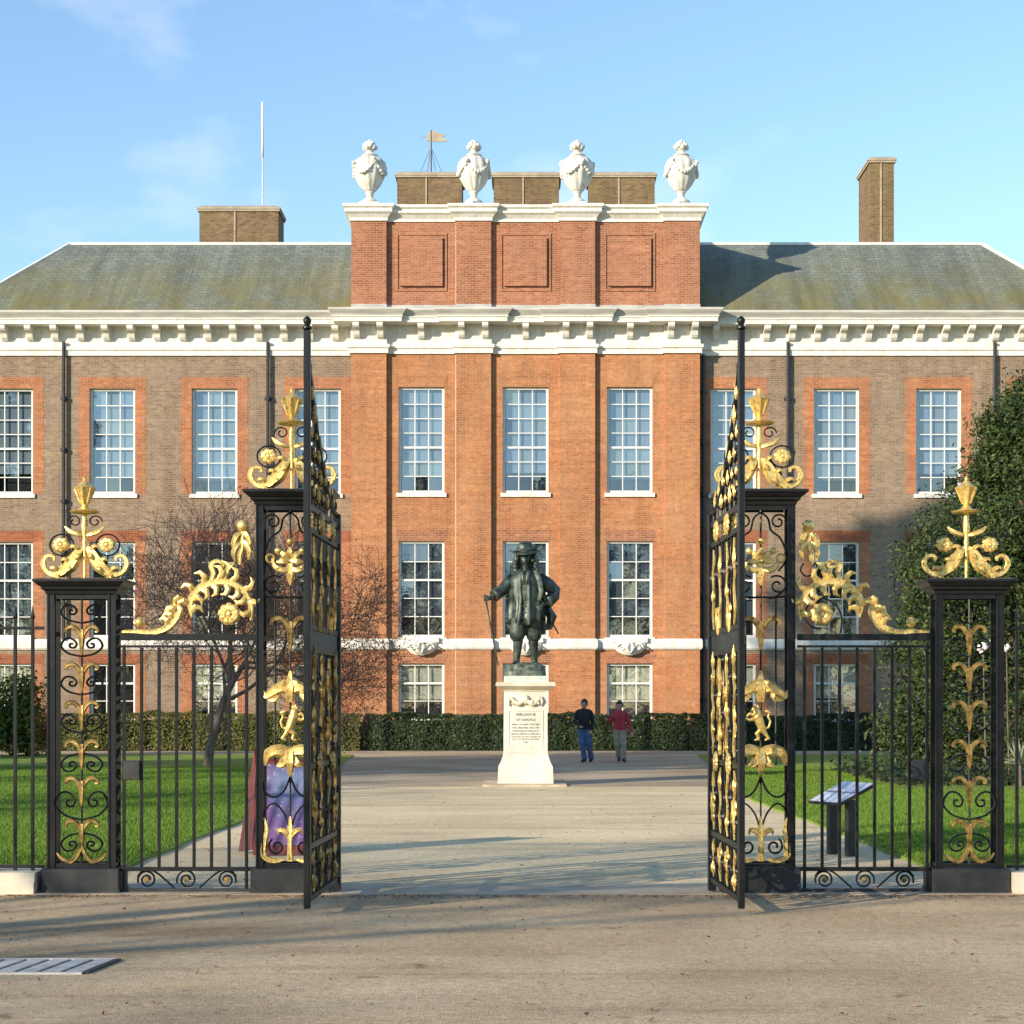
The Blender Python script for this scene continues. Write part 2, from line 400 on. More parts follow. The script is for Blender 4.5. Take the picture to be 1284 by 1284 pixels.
def gravel(name, c1, c2, c3, fine=130, big=.35, damp=(.75,.7,.66)):
    m, nt, b = nodes_of(name)
    v = worldpos(nt)
    vo = N(nt, 'ShaderNodeTexVoronoi'); vo.inputs['Scale'].default_value = fine; nt.links.new(v, vo.inputs['Vector'])
    sp = nt.nodes.new('ShaderNodeSeparateColor'); nt.links.new(vo.outputs['Color'], sp.inputs[0])
    r = ramp(nt, [(0, c1), (.5, c2), (1, c3)]); nt.links.new(sp.outputs[0], r.inputs['Fac'])
    n2 = noise(nt, v, big, 6, .6); r2 = ramp(nt, [(.35, damp), (.62, (1.06,1.05,1.04))]); nt.links.new(n2, r2.inputs['Fac'])
    c = mixc(nt, 1, r.outputs['Color'], r2.outputs['Color'], 'MULTIPLY')
    n3 = noise(nt, v, 14, 5, .75); r3 = ramp(nt, [(.30, (.72,.70,.68)), (.5,(1,1,1)), (.72, (1.22,1.2,1.18))]); nt.links.new(n3, r3.inputs['Fac'])
    c = mixc(nt, 1, c, r3.outputs['Color'], 'MULTIPLY')
    # tyre tracks and stains dragged along the way of travel, with scattered dark spots
    n4 = noise(nt, worldpos(nt, (.16,1.5,1)), 1.0, 6, .68); r4 = ramp(nt, [(.34, (.76,.74,.72)), (.48,(1,1,1)), (.70, (1.10,1.09,1.07))]); nt.links.new(n4, r4.inputs['Fac'])
    c = mixc(nt, 1, c, r4.outputs['Color'], 'MULTIPLY')
    n5 = noise(nt, v, 2.6, 3, .5); r5 = ramp(nt, [(.26, (.62,.58,.54)), (.33,(1,1,1))]); nt.links.new(n5, r5.inputs['Fac'])
    c = mixc(nt, 1, c, r5.outputs['Color'], 'MULTIPLY')
    nt.links.new(c, b.inputs['Base Color']); b.inputs['Roughness'].default_value = .9; b.inputs['Specular IOR Level'].default_value = .2
    ad = N(nt, 'ShaderNodeMath', operation='MULTIPLY_ADD'); ad.inputs[1].default_value = .9; nt.links.new(n3, ad.inputs[0]); nt.links.new(vo.outputs['Distance'], ad.inputs[2])
    bump(nt, b, ad.outputs[0], .006, .65)
    return m
M['road'] = gravel('road', (.40,.295,.175), (.54,.41,.255), (.66,.525,.355))
M['gravel'] = gravel('gravel', (.58,.44,.25), (.74,.585,.36), (.82,.70,.48), damp=(.86,.84,.82))
M['tarmac'] = gravel('tarmac', (.34,.27,.185), (.46,.375,.265), (.57,.48,.355))
M['soil'] = simple('soil', (.06,.04,.025), (.12,.08,.05), 4, .95, 0, .02)

def grass_mat():
    m, nt, b = nodes_of('grass')
    v = worldpos(nt); f = noise(nt, v, .45, 7, .72); r = ramp(nt, [(.28, (.075,.155,.012)), (.5,(.145,.235,.018)), (.68, (.23,.27,.035))]); nt.links.new(f, r.inputs['Fac'])
    f2 = noise(nt, v, 25, 4, .7); r2 = ramp(nt, [(.3, (.7,.75,.6)), (.7, (1.25,1.2,1.1))]); nt.links.new(f2, r2.inputs['Fac'])
    nt.links.new(mixc(nt, 1, r.outputs['Color'], r2.outputs['Color'], 'MULTIPLY'), b.inputs['Base Color'])
    b.inputs['Roughness'].default_value = .75; bump(nt, b, f2, .03, .8)
    return m
M['grass'] = grass_mat()
def leaf_mat(name, stops, trans=.25, rough=.55, scale=1.3):
    m, nt, b = nodes_of(name)
    g = nt.nodes.new('ShaderNodeNewGeometry')
    f = noise(nt, worldpos(nt), scale, 4, .6)
    ad = N(nt, 'ShaderNodeMath', operation='MULTIPLY_ADD'); ad.inputs[1].default_value = .55
    nt.links.new(g.outputs['Random Per Island'], ad.inputs[0])
    sb = N(nt, 'ShaderNodeMath', operation='MULTIPLY'); sb.inputs[1].default_value = .55; nt.links.new(f, sb.inputs[0]); nt.links.new(sb.outputs[0], ad.inputs[2])
    r = ramp(nt, stops); nt.links.new(ad.outputs[0], r.inputs['Fac'])
    nt.links.new(r.outputs['Color'], b.inputs['Base Color']); b.inputs['Roughness'].default_value = rough
    b.inputs['Specular IOR Level'].default_value = .3
    if trans:
        out = nt.nodes['Material Output']; tl = N(nt, 'ShaderNodeBsdfTranslucent'); nt.links.new(r.outputs['Color'], tl.inputs['Color'])
        mx = N(nt, 'ShaderNodeMixShader'); mx.inputs['Fac'].default_value = trans
        nt.links.new(b.outputs[0], mx.inputs[1]); nt.links.new(tl.outputs[0], mx.inputs[2]); nt.links.new(mx.outputs[0], out.inputs['Surface'])
    return m
M['blade'] = leaf_mat('blade', [(.2,(.07,.145,.012)),(.55,(.125,.225,.02)),(.85,(.21,.29,.04))], .3)
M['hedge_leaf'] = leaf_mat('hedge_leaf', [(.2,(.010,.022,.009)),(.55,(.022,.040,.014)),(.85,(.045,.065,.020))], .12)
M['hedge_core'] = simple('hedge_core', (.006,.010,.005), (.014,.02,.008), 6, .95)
M['sunlit_hedge_leaf'] = leaf_mat('sunlit_hedge_leaf', [(.2,(.035,.050,.012)),(.5,(.08,.095,.02)),(.85,(.16,.14,.035))], .2)  # lighter hedge leaf: sunshine on the left hedge is put into its colour
M['yew_leaf'] = leaf_mat('yew_leaf', [(.2,(.012,.026,.010)),(.5,(.034,.062,.018)),(.75,(.075,.105,.026)),(.95,(.15,.13,.04))], .15)
M['shrub_leaf'] = leaf_mat('shrub_leaf', [(.2,(.03,.06,.012)),(.5,(.07,.11,.02)),(.75,(.13,.16,.03)),(.95,(.22,.16,.04))], .25)
M['dead_leaf'] = leaf_mat('dead_leaf', [(.2,(.14,.05,.022)),(.5,(.22,.09,.04)),(.85,(.30,.15,.06))], .25)
M['litter'] = leaf_mat('litter', [(.2,(.13,.06,.035)),(.5,(.24,.12,.07)),(.85,(.36,.22,.14))], .05)
M['bark'] = simple('bark', (.075,.057,.045), (.16,.125,.10), 9, .9, 0, .01, stretch=(1,1,.3))
M['twig'] = simple('twig', (.13,.070,.052), (.25,.140,.105), 5, .85)
M['spiky'] = leaf_mat('spiky', [(.2,(.20,.25,.14)),(.55,(.36,.40,.25)),(.85,(.52,.53,.36))], .2)
# ================================================================ THE SETTING: ground
def sheet(name, poly, z, m, thick=None):
    mb = MB()
    if thick:
        mb.prism_z(poly, z-thick, z)
    else:
        mb.add([(x,y,z) for x,y in poly], [tuple(range(len(poly)))])
    o = mb.build(name, m); o['kind'] = 'structure'; return o
sheet('ground', [(-700,-500),(700,-500),(700,900),(-700,900)], -.02, M['soil'])
sheet('road', [(-70,-40),(70,-40),(70,15.42),(-70,15.42)], 0.0, M['road'])
sheet('gravel_path', [(-4.6,15.42),(4.6,15.42),(4.6,35.2),(-4.6,35.2)], .004, M['gravel'])
sheet('forecourt', [(-60,56.2),(-5.6,56.2),(-5.45,35.2),(5.45,35.2),(5.6,56.2),(60,56.2),(60,60.6),(-60,60.6)], .008, M['tarmac'])

def edge(side):
    """lawn edge along the path, slightly wavy, flaring at the palace end"""
    pts = []
    for i in range(60):
        y = 16.9 + (55.6-16.9)*i/59
        x = 4.05 - .15*(y > 22)*min((y-22)/6, 1)
        if y > 34: x += 1.45*((y-34)/20)**.8
        x += .018*sin(y*3.1+side)+.012*sin(y*7.7)
        pts.append((side*x, y))
    return pts
L_edge = edge(-1); R_edge = edge(1)
lawn_l = sheet('lawn', L_edge + [(-60,55.6),(-60,16.3),(-6.0,16.3),(-4.6,16.5)], .035, M['grass'], .06)
lawn_r = sheet('lawn', [(p[0],p[1]) for p in reversed(R_edge)] + [(4.6,16.5),(6.0,16.3),(60,16.3),(60,55.6)], .035, M['grass'], .06)
sheet('flower_bed', [(7.2,33.5),(9.6,33.0),(13,33.4),(20,35),(20,46),(8.2,46),(7.4,40)], .05, M['soil'], .03)
# stone sill under the gate screen
sb = MB()
for x0, x1 in ((-3.62,-2.48),(2.48,3.62)):
    pass
sill = MB().box(-4.36, 4.36, 15.43, 16.35, -.05, .007).build('stone_sill', simple('sill_stone', (.36,.29,.20), (.50,.41,.30), 3, .85, 0, .003)); sill['kind'] = 'structure'

# grass blades on the lawns (nobody could count them)
def blades(name, polys, n, ymax):
    out = []
    for (x0, x1, y0, y1, inside) in polys:
        k = 0
        while k < n:
            y = y0 + (y1-y0)*rng.random(20000)**1.8; x = x0 + (x1-x0)*rng.random(20000)
            ok = inside(x, y); out.append(np.stack([x[ok], y[ok]],1)); k += ok.sum()
    p = np.concatenate(out); m = len(p)
    h = .028+.03*rng.random(m); th = rng.random(m)*2*pi; w = .004+.004*rng.random(m)
    lean = rng.normal(size=(m,2))*.018
    a = np.stack([p[:,0]-cos_(th)*w, p[:,1]-sin_(th)*w, np.full(m,.033)],1)
    b = np.stack([p[:,0]+cos_(th)*w, p[:,1]+sin_(th)*w, np.full(m,.033)],1)
    c = np.stack([p[:,0]+lean[:,0], p[:,1]+lean[:,1], .033+h],1)
    V = np.stack([a,b,c],1).reshape(-1,3)
    o = np_mesh(name, V, np.arange(3*m).reshape(m,3), M['blade']); o['kind'] = 'stuff'; return o
cos_, sin_ = np.cos, np.sin
ex = np.array([p[1] for p in R_edge]); exx = np.array([p[0] for p in R_edge])
blades('grass', [(-15,-3.9,16.7,45,lambda x,y: (-x > np.interp(y, ex, exx)+.02) & (abs(x) < y*.31)),
                 (3.9,15,16.7,45,lambda x,y: (x > np.interp(y, ex, exx)+.02) & (abs(x) < y*.30))], 110000, 45)

# fallen leaves and grit swept along the gate sill and over the road
n = 2600
lx = rng.uniform(-5.5, 5.5, n); ly = np.where(rng.random(n) < .5, 15.32-abs(rng.normal(size=n))*.10, rng.uniform(9.3, 15.3, n))
keep = (ly < 15.4) & ((rng.random(n) < .55) | (ly > 15.0)); lx, ly = lx[keep], ly[keep]
P, F = leaf_cards(np.stack([lx, ly, np.full(len(lx), .012)],1), .016, np.array([[0,0,2.0]]), .6)
o = np_mesh('fallen_leaves', P, F, M['litter']); o['kind'] = 'stuff'
o = np_mesh('fallen_leaves', *leaf_cards(np.stack([rng.uniform(-3.8,3.8,500), rng.uniform(16.5,34,500), np.full(500,.016)],1), .016, np.array([[0,0,2.0]])), M['litter']); o['kind'] = 'stuff'

# ================================================================ THE PALACE
YW, YP, YB = 62.5, 62.02, 62.19        # wing wall, pilaster front, bay wall
pal = thing('palace', (0, YW, 0), 'long red and brown brick palace with white cornice, tall sash windows and slate roof', 'palace')
def wallgrid(mb, x0, x1, z0, z1, y, holes, depth=.5):
    xs = sorted({x0, x1, *[h[0] for h in holes], *[h[1] for h in holes]}); zs = sorted({z0, z1, *[h[2] for h in holes], *[h[3] for h in holes]})
    for i in range(len(xs)-1):
        for j in range(len(zs)-1):
            cx, cz = (xs[i]+xs[i+1])/2, (zs[j]+zs[j+1])/2
            if any(h[0] < cx < h[1] and h[2] < cz < h[3] for h in holes): continue
            mb.quad((xs[i],y,zs[j]),(xs[i+1],y,zs[j]),(xs[i+1],y,zs[j+1]),(xs[i],y,zs[j+1]))
    for (a,b,c,d) in holes:
        mb.quad((a,y,c),(a,y,d),(a,y+depth,d),(a,y+depth,c)); mb.quad((b,y,d),(b,y,c),(b,y+depth,c),(b,y+depth,d))
        mb.quad((a,y,d),(b,y,d),(b,y+depth,d),(a,y+depth,d)); mb.quad((b,y,c),(a,y,c),(a,y+depth,c),(b,y+depth,c))
WZ = [(9.10,12.86),(3.98,7.40),(1.0,3.06)]      # sills and heads of the three storeys
WW = 1.62
wing_x = [7.40, 11.08, 14.72, 18.36]; mid_x = [-3.69, 0.0, 3.69]
for s in (-1, 1):
    mb = MB(); a, b = (6.10, 20.5) if s > 0 else (-20.5, -6.10)
    wallgrid(mb, a, b, 0, 15.4, YW, [(s*x-WW/2, s*x+WW/2, z0, z1) for x in wing_x for z0, z1 in WZ])
    mb.quad((s*20.5,YW,0),(s*20.5,YW+9,0),(s*20.5,YW+9,15.4),(s*20.5,YW,15.4))
    mb.build('wall', M['brick_brown'], pal, fix=False)
mb = MB()
PIL = [-5.54, -1.84, 1.84, 5.54]; PW = .62
for k, xc in enumerate(mid_x):
    wallgrid(mb, PIL[k]+PW, PIL[k+1]-PW, 0, 15.4, YB, [(xc-WW/2, xc+WW/2, z0, z1) for z0, z1 in WZ])
w = mb.build('wall', M['brick_red'], pal, fix=False); w['label'] = 'orange red brick wall of the three middle bays'
for xc in PIL:
    mb = MB(); mb.box(xc-PW, xc+PW, YP, YW+.3, 0, 15.4); mb.build('pilaster', M['brick_red'], pal)

# ---- profiles swept along the front with its breaks
def plan_line(wings=True):
    pts = []
    if wings: pts += [(-20.5, YW), (PIL[0]-PW, YW)]
    for k, xc in enumerate(PIL):
        pts += [(xc-PW, YP), (xc+PW, YP)]
        if k < 3: pts += [(xc+PW, YB), (PIL[k+1]-PW, YB)]
    if wings: pts += [(PIL[3]+PW, YW), (20.5, YW)]
    return pts
def sweep(plan, prof, closed_prof=True):
    """prof: (out, z) going round; plan: left to right along the front"""
    m = len(plan); nn = []
    for i in range(m-1):
        d = (Vector(plan[i+1])-Vector(plan[i])).normalized(); nn.append(Vector((d.y, -d.x)))
    off = []
    for i in range(m):
        if i == 0: o = nn[0]
        elif i == m-1: o = nn[-1]
        else:
            o = (nn[i-1]+nn[i])/(1+nn[i-1].dot(nn[i]))
        off.append(o)
    rings = [[(plan[i][0]+off[i].x*o, plan[i][1]+off[i].y*o, z) for o, z in prof] for i in range(m)]
    return MB().loft(rings, True)
P0 = plan_line(True)
ends = [(-20.5, YW+9), (-20.5, YW)]; ende = [(20.5, YW), (20.5, YW+9)]
P1 = [(-20.5, YW+9)] + P0 + [(20.5, YW+9)]
sweep(P1, [(-.05,14.02),(.07,14.02),(.07,14.18),(.12,14.22),(.12,14.33),(.02,14.36),(.02,15.03),(-.05,15.03)]).build('frieze', M['white'], pal)
sweep(P1, [(-.02,15.035),(.58,15.035),(.58,15.17),(.62,15.19),(.62,15.225),(-.02,15.23)]).build('cornice', M['white'], pal)
sweep(P1, [(-.02,15.232),(.60,15.232),(.62,15.28),(.71,15.38),(.745,15.43),(.745,15.49),(-.02,15.54)]).build('lead_gutter', M['gutter'], pal)
sweep(P1, [(-.05,3.55),(.05,3.55),(.09,3.62),(.09,3.86),(.05,3.93),(-.05,3.93)]).build('string_course', M['white'], pal)
# ---- modillions
mod = MB().prism_x([(0,15.03),(-.52,15.03),(-.52,14.91),(-.47,14.85),(-.34,14.82),(-.25,14.76),(-.19,14.63),(-.12,14.56),(0,14.53)], -.11, .11)
mod_me = mod.mesh('modillion'); mod_me.materials.append(M['white'])
mx = []
x = 6.75
while x < 20.4: mx += [(x, YW), (-x, YW)]; x += .905
for xc in PIL: mx += [(xc-.42, YP), (xc+.42, YP)]
for k, xc in enumerate(mid_x): mx += [(xc, YB)]
for x, y in mx: link_mesh('modillion', mod_me, pal, (x, y-YW-.022, 0))

# ---- windows
def pane_mesh(w, h, name='pane'):
    me = MB().quad((-w/2,0,-h/2),(w/2,0,-h/2),(w/2,0,h/2),(-w/2,0,h/2)).mesh(name, fix=False); me.materials.append(M['glass']); return me
bars_cache = {}
def window(xc, z0, z1, y, rows, storey, panes=True, blind=None, blind_frac=1.0, wing=True):
    H = z1-z0; fw, ft, fb = .085, .075, .10
    ya = y+.115
    fr = MB(); x0, x1 = xc-WW/2, xc+WW/2
    fr.box(x0, x0+fw, ya, ya+.12, z0, z1); fr.box(x1-fw, x1, ya, ya+.12, z0, z1)
    fr.box(x0+fw, x1-fw, ya, ya+.12, z1-ft, z1); fr.box(x0+fw, x1-fw, ya, ya+.12, z0, z0+fb)
    f = fr.build('window', M['joinery'], pal)
    gx0, gx1, gz0, gz1 = x0+fw, x1-fw, z0+fb, z1-ft
    gb = MB(); cw = (gx1-gx0)/3; rh = (gz1-gz0)/rows
    for i in (1, 2): gb.box(gx0+cw*i-.015, gx0+cw*i+.015, ya+.045, ya+.085, gz0, gz1)
    for j in range(1, rows):
        t = .034 if j == (rows+1)//2-(1 if storey == 0 else 0) else .014
        gb.box(gx0, gx1, ya+.042, ya+.087, gz0+rh*j-t, gz0+rh*j+t)
    gb.build('glazing_bars', M['joinery'], f)
    MB().box(x0-.08, x1+.08, y-.07, y+.2, z0-.14, z0-.002).build('window_sill', M['white'], f)
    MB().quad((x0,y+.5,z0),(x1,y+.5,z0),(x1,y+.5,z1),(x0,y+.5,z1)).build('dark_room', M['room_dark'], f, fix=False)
    if blind:
        zb = z1-(z1-z0)*blind_frac
        MB().box(x0+.02, x1-.02, y+.30, y+.31, zb, z1-.01).build('blind', blind, f)
    wl = world_loc(f)
    if panes:
        key = (round(cw,3), round(rh,3))
        if key not in bars_cache: bars_cache[key] = pane_mesh(cw-.03, rh-.03)
        for i in range(3):
            for j in range(rows):
                p = link_mesh('pane', bars_cache[key], f, Vector((gx0+cw*(i+.5), ya+.065, gz0+rh*(j+.5)))-wl)
                p.rotation_euler = (random.gauss(0,.012), 0, random.gauss(0,.012))
    else:
        spare.extend([((gx0+cw*(i+.5)), ya+.065, gz0+rh*(j+.5), cw-.03, rh-.03) for i in range(3) for j in range(rows)])
    return f
spare = []
random.seed(3)
def jig(n, lo, hi): return [random.uniform(lo, hi) for _ in range(n)]
allx = [(-x, YW, True) for x in reversed(wing_x)] + [(x, YB, False) for x in mid_x] + [(x, YW, True) for x in wing_x]
for k, (xc, y, wing) in enumerate(allx):
    window(xc, *WZ[0], y, 7, 0, panes=True, blind=M['blind_grey'], blind_frac=random.choice([.80,.83,.86]), wing=wing)
    dark = k in (1, 2, 8, 9)
    window(xc, *WZ[1], y, 5, 1, panes=(-12 < xc < 12), blind=None if k in (1, 2, 8) else M['blind_dim'], blind_frac=.78, wing=wing)
    window(xc, *WZ[2], y, 3, 2, panes=False, blind=M['blind_cream'] if k not in (1,) else None, blind_frac=.62 if not wing else random.choice([.2,.45,.6]), wing=wing)
sp = MB()
for (x, y, z, w, h) in spare: sp.quad((x-w/2,y,z-h/2),(x+w/2,y,z-h/2),(x+w/2,y,z+h/2),(x-w/2,y,z+h/2))
o = sp.build('panes', M['glass'], pal, fix=False); o['kind'] = 'stuff'

# ---- rubbed brick dressings round the windows
for (xc, y, wing) in allx:
    for st, (z0, z1) in enumerate(WZ):
        if wing:
            for s in (-1, 1):
                ol = [(xc+s*(WW/2+.001), z0)]; z = z0; k = 0
                while z < z1-.02:
                    zt = min(z+.30, z1); w = .405 if k % 2 else .365
                    ol += [(xc+s*(WW/2+w), z), (xc+s*(WW/2+w), zt)]; z = zt; k += 1
                ol.append((xc+s*(WW/2+.001), z1))
                MB().prism_y(ol, y-.006, y+.02).build('brick_surround', M['brick_rubbed'], pal)
        mb = MB(); h = .40 if st < 2 else .34; e = .385 if wing else .014
        mb.prism_y([(xc-WW/2-e, z1+.001), (xc+WW/2+e, z1+.001), (xc+WW/2+e+(.02 if wing else .12), z1+h), (xc-WW/2-e-(.02 if wing else .12), z1+h)], y-.008, y+.02)
        mb.build('brick_arch', (M['brick_rubbed'] if st == 0 else M['brick_arch']) if wing else M['brick_attic' if st else 'brick_red'], pal)
# carved cartouches under the middle windows
for xc in mid_x:
    mb = MB()
    mb.box(xc-.62, xc+.62, YB-.20, YB-.02, 3.80, 3.965)
    mb.loft([[(xc+a*sx, YB-.10-.20*(1-(abs(a)/.62)**2)*k, 3.80-dz*(1-.35*(abs(a)/.6)**2)) for a in np.linspace(-.56,.56,9)] + [(xc+.56*sx, YB, 3.80-dz*.65), (xc-.56*sx, YB, 3.80-dz*.65)]
             for k, sx, dz in ((1,1,0),(1.15,.98,.18),(1.0,.92,.34),(.5,.8,.46))])
    for s in (-1, 1):
        mb.tube([(xc+s*(.30+.16*cos(t)*(1-t/9)), YB-.30, 3.62+.15*sin(t)*(1-t/9)) for t in np.linspace(0,7,16)], .035, 5)
        mb.tube([(xc+s*.04, YB-.33, 3.80), (xc+s*.12, YB-.36, 3.6), (xc+s*.02, YB-.33, 3.42)], [.05,.07,.03], 6)
    mb.build('cartouche', M['white'], pal)

# ---- attic over the middle
AZ0, AZ1 = 15.35, 18.72
mb = MB()
for k in range(3): mb.box(PIL[k]+PW, PIL[k+1]-PW, YB, YB+4.2, AZ0, AZ1+.3)
mb.build('attic_wall', M['brick_attic'], pal)
for k, xc in enumerate(PIL):
    MB().box(xc-PW, xc+PW, YP, YB+4.2, AZ0, AZ1+.3).build('attic_pilaster', M['brick_attic'], pal)
for xc in mid_x:
    for a_, b_, c_, d_ in ((-.90,.90,18.24,18.31),(-.90,.90,16.25,16.32),(-.90,-.83,16.32,18.24),(.83,.90,16.32,18.24)): MB().box(xc+a_, xc+b_, YB-.035, YB+.01, c_, d_).build('panel_border', M['brick_attic'], pal)
    MB().box(xc-.75, xc+.75, YB-.11, YB+.01, 16.42, 18.14).build('attic_panel', M['brick_attic'], pal)
PA = plan_line(False)
PA = [(PIL[0]-PW, YB+4.2)] + PA + [(PIL[3]+PW, YB+4.2)]
sweep(PA, [(-.05,18.70),(.05,18.70),(.05,18.80),(.14,18.92),(.22,18.98),(.22,19.10),(.29,19.16),(.29,19.25),(-.05,19.29)]).build('attic_cornice', M['white'], pal)
sweep(PA, [(-.02,15.50),(.015,15.50),(.015,15.76),(-.02,15.78)]).build('lead_flashing', M['lead'], pal)
MB().box(PIL[0]-PW+.06, PIL[3]+PW-.06, YP+.1, YB+4.1, 19.0, 19.22).build('attic_roof', M['lead'], pal)

# ---- slate roofs with white ridge and hip cappings
EZ, RZ, EY, RY, RX = 15.50, 19.06, YW-.05, 66.55, 17.3
for s in (-1, 1):
    mb = MB(); xi = s*(PIL[3]+PW-.02)
    E0, E1 = (xi, EY, EZ), (s*20.6, EY, EZ); R0, R1 = (xi, RY, RZ), (s*RX, RY, RZ); B1, B0 = (s*20.6, RY+4.1, EZ), (xi, RY+4.1, EZ)
    mb.quad(E0, E1, R1, R0); mb.add([E1, B1, R1], [(0,1,2)]); mb.quad(B1, B0, R0, R1)
    mb.build('roof', M['slate'], pal)
    cap = MB()
    cap.tube([R0, (s*RX, RY, RZ)], .075, 6, up=(0,0,1)); cap.tube([(s*RX, RY, RZ), E1], .07, 6, up=(0,0,1)); cap.tube([R1, B1], .07, 6, up=(0,0,1))
    cap.build('ridge_capping', M['white'], pal)

# ---- chimneys
def chimney(x0, x1, y0, y1, z0, z1, label):
    c = MB().box(x0, x1, y0, y1, z0, z1-.28).build('chimney', M['brick_chimney'], pal); c['label'] = label
    k = MB(); k.box(x0-.06, x1+.06, y0-.06, y1+.06, z1-.279, z1-.20)
    k.loft([[(x0-.09,y0-.09,z1-.199),(x1+.09,y0-.09,z1-.199),(x1+.09,y1+.09,z1-.199),(x0-.09,y1+.09,z1-.199)],
            [(x0-.09,y0-.09,z1-.12),(x1+.09,y0-.09,z1-.12),(x1+.09,y1+.09,z1-.12),(x0-.09,y1+.09,z1-.12)],
            [(x0+.15,y0+.25,z1+.03),(x1-.15,y0+.25,z1+.03),(x1-.15,y1-.25,z1+.03),(x0+.15,y1-.25,z1+.03)]])
    k.build('chimney_cap', M['coping'], c)
    st = MB(); xm = x0+(x1-x0)*.45
    st.box(xm-.03, xm+.03, y0-.035, y0-.003, z0, z1-.3); st.build('cable', M['coping'], c)
D = 70.5
chimney(PX(250,D), PX(349,D), D, D+1.6, 15, PZ(258,D)+.05, 'broad low brick chimney on the left wing')
for x0, x1, lb in ((498,579,'left'),(619,701,'centre'),(739,821,'right')):
    chimney(PX(x0,D), PX(x1,D), D, D+1.7, 15, PZ(217,D)+.1, 'mossy brick chimney behind the parapet, %s of three' % lb)
D = 67.6
chimney(PX(1091,D), PX(1121,D), D, D+2.3, 15, PZ(195,D), 'tall narrow brick chimney on the right wing')

# ---- black rainwater pipes
for x, z0, z1, y in ((PX(80,62.4),3.9,14.5,YW),(PX(336,62.4),3.9,14.5,YW),(PX(988,62.4),3.9,14.5,YW),(PX(1247,62.4),3.9,14.5,YW),(6.33,.5,14.05,YW)):
    mb = MB(); yy = y-.13
    mb.tube([(x,yy,z0),(x,yy,z1)], .062, 8)
    z = z0+1.2
    while z < z1-.3: mb.tube([(x,yy,z),(x,yy,z+.14)], .095, 8); mb.box(x-.13,x+.13,y-.06,y-.003,z+.02,z+.10); z += 1.83
    mb.build('rainwater_pipe', M['pipe'], pal, True, angle=40)
MB().box(-2.455-.03, -2.455+.03, YB-.03, YB-.003, .2, 14.0).build('conductor_strip', M['stone'], pal)
MB().box(-2.455-.025, -2.455+.025, YB-.03, YB-.003, 15.79, 18.69).build('conductor_strip', M['stone'], pal)

# ---- four urns on the parapet
urn_lab = ['carved white stone urn on the parapet, leftmost of four', 'carved white stone urn on the parapet beside the weather vane',
           'carved white stone urn on the parapet above the right edge of the statue', 'carved white stone urn on the parapet nearest the tall narrow chimney']
def make_urn():
    r = thing('urn', (0,0,0))
    MB().cbox(-.36,.36,-.36,.36,0,.14,.02).build('plinth', M['urn_stone'], r)
    MB().lathe([(.30,.14),(.33,.20),(.26,.27),(.13,.36),(.12,.48),(.17,.54),(.14,.58)], 20).build('foot', M['urn_stone'], r, True, angle=50)
    prof = [(.14,.56),(.24,.64),(.38,.82),(.50,1.06),(.56,1.30),(.565,1.46),(.52,1.62),(.40,1.75),(.22,1.82)]
    b = MB(); rings = []
    for (q, z) in prof:
        rings.append([(q*(1+.05*sin(12*th+z*2))*cos(th), q*(1+.05*sin(12*th+z*2))*sin(th), z) for th in np.linspace(0,2*pi,48,endpoint=False)])
    b.loft(rings); b.build('bowl', M['urn_stone'], r, True)
    sw = MB()
    for k in range(4):
        a0 = k*pi/2+.4
        sw.tube([(.555*cos(a0+t*pi/2)*1.0, .555*sin(a0+t*pi/2), 1.52-.36*sin(pi*t)) for t in np.linspace(0,1,11)], [.04+.03*sin(pi*t) for t in np.linspace(0,1,11)], 7)
        for j in range(5): sw.ball((.54*cos(a0)+rng.normal()*.04, .54*sin(a0)+rng.normal()*.04, 1.50+rng.normal()*.06), .075, 7, 5)
        for j in range(9):
            t = (j+.5)/9; sw.ball((.57*cos(a0+t*pi/2), .57*sin(a0+t*pi/2), 1.50-.36*sin(pi*t)), .04+.035*sin(pi*t), 7, 5)
    sw.build('garland', M['urn_stone'], r, True)
    MB().lathe([(.26,1.82),(.30,1.86),(.22,1.92),(.13,1.97),(.15,2.02)], 18).build('neck', M['urn_stone'], r, True, angle=50)
    fl = MB(); fl.ball((0,0,2.18), .20, 12, 8, (1,1,.9))
    for k in range(9):
        th = 2*pi*k/9; fl.ball((.19*cos(th), .19*sin(th), 2.14+.05*(k%2)), .095, 7, 5)
    for k in range(6):
        th = 2*pi*k/6+.3; fl.ball((.12*cos(th), .12*sin(th), 2.28), .085, 7, 5)
    fl.ball((0,0,2.36), .08, 8, 5)
    fl.build('flame_finial', M['urn_stone'], r, True)
    return r
urn = make_urn()
for k, xc in enumerate(PIL):
    u = urn if k == 0 else copy_tree(urn)
    u.location = (xc, YP+.42, 19.27); u.rotation_euler = (0,0,k*.7)
    set_props(u, urn_lab[k], 'urn', 'urns along the parapet')

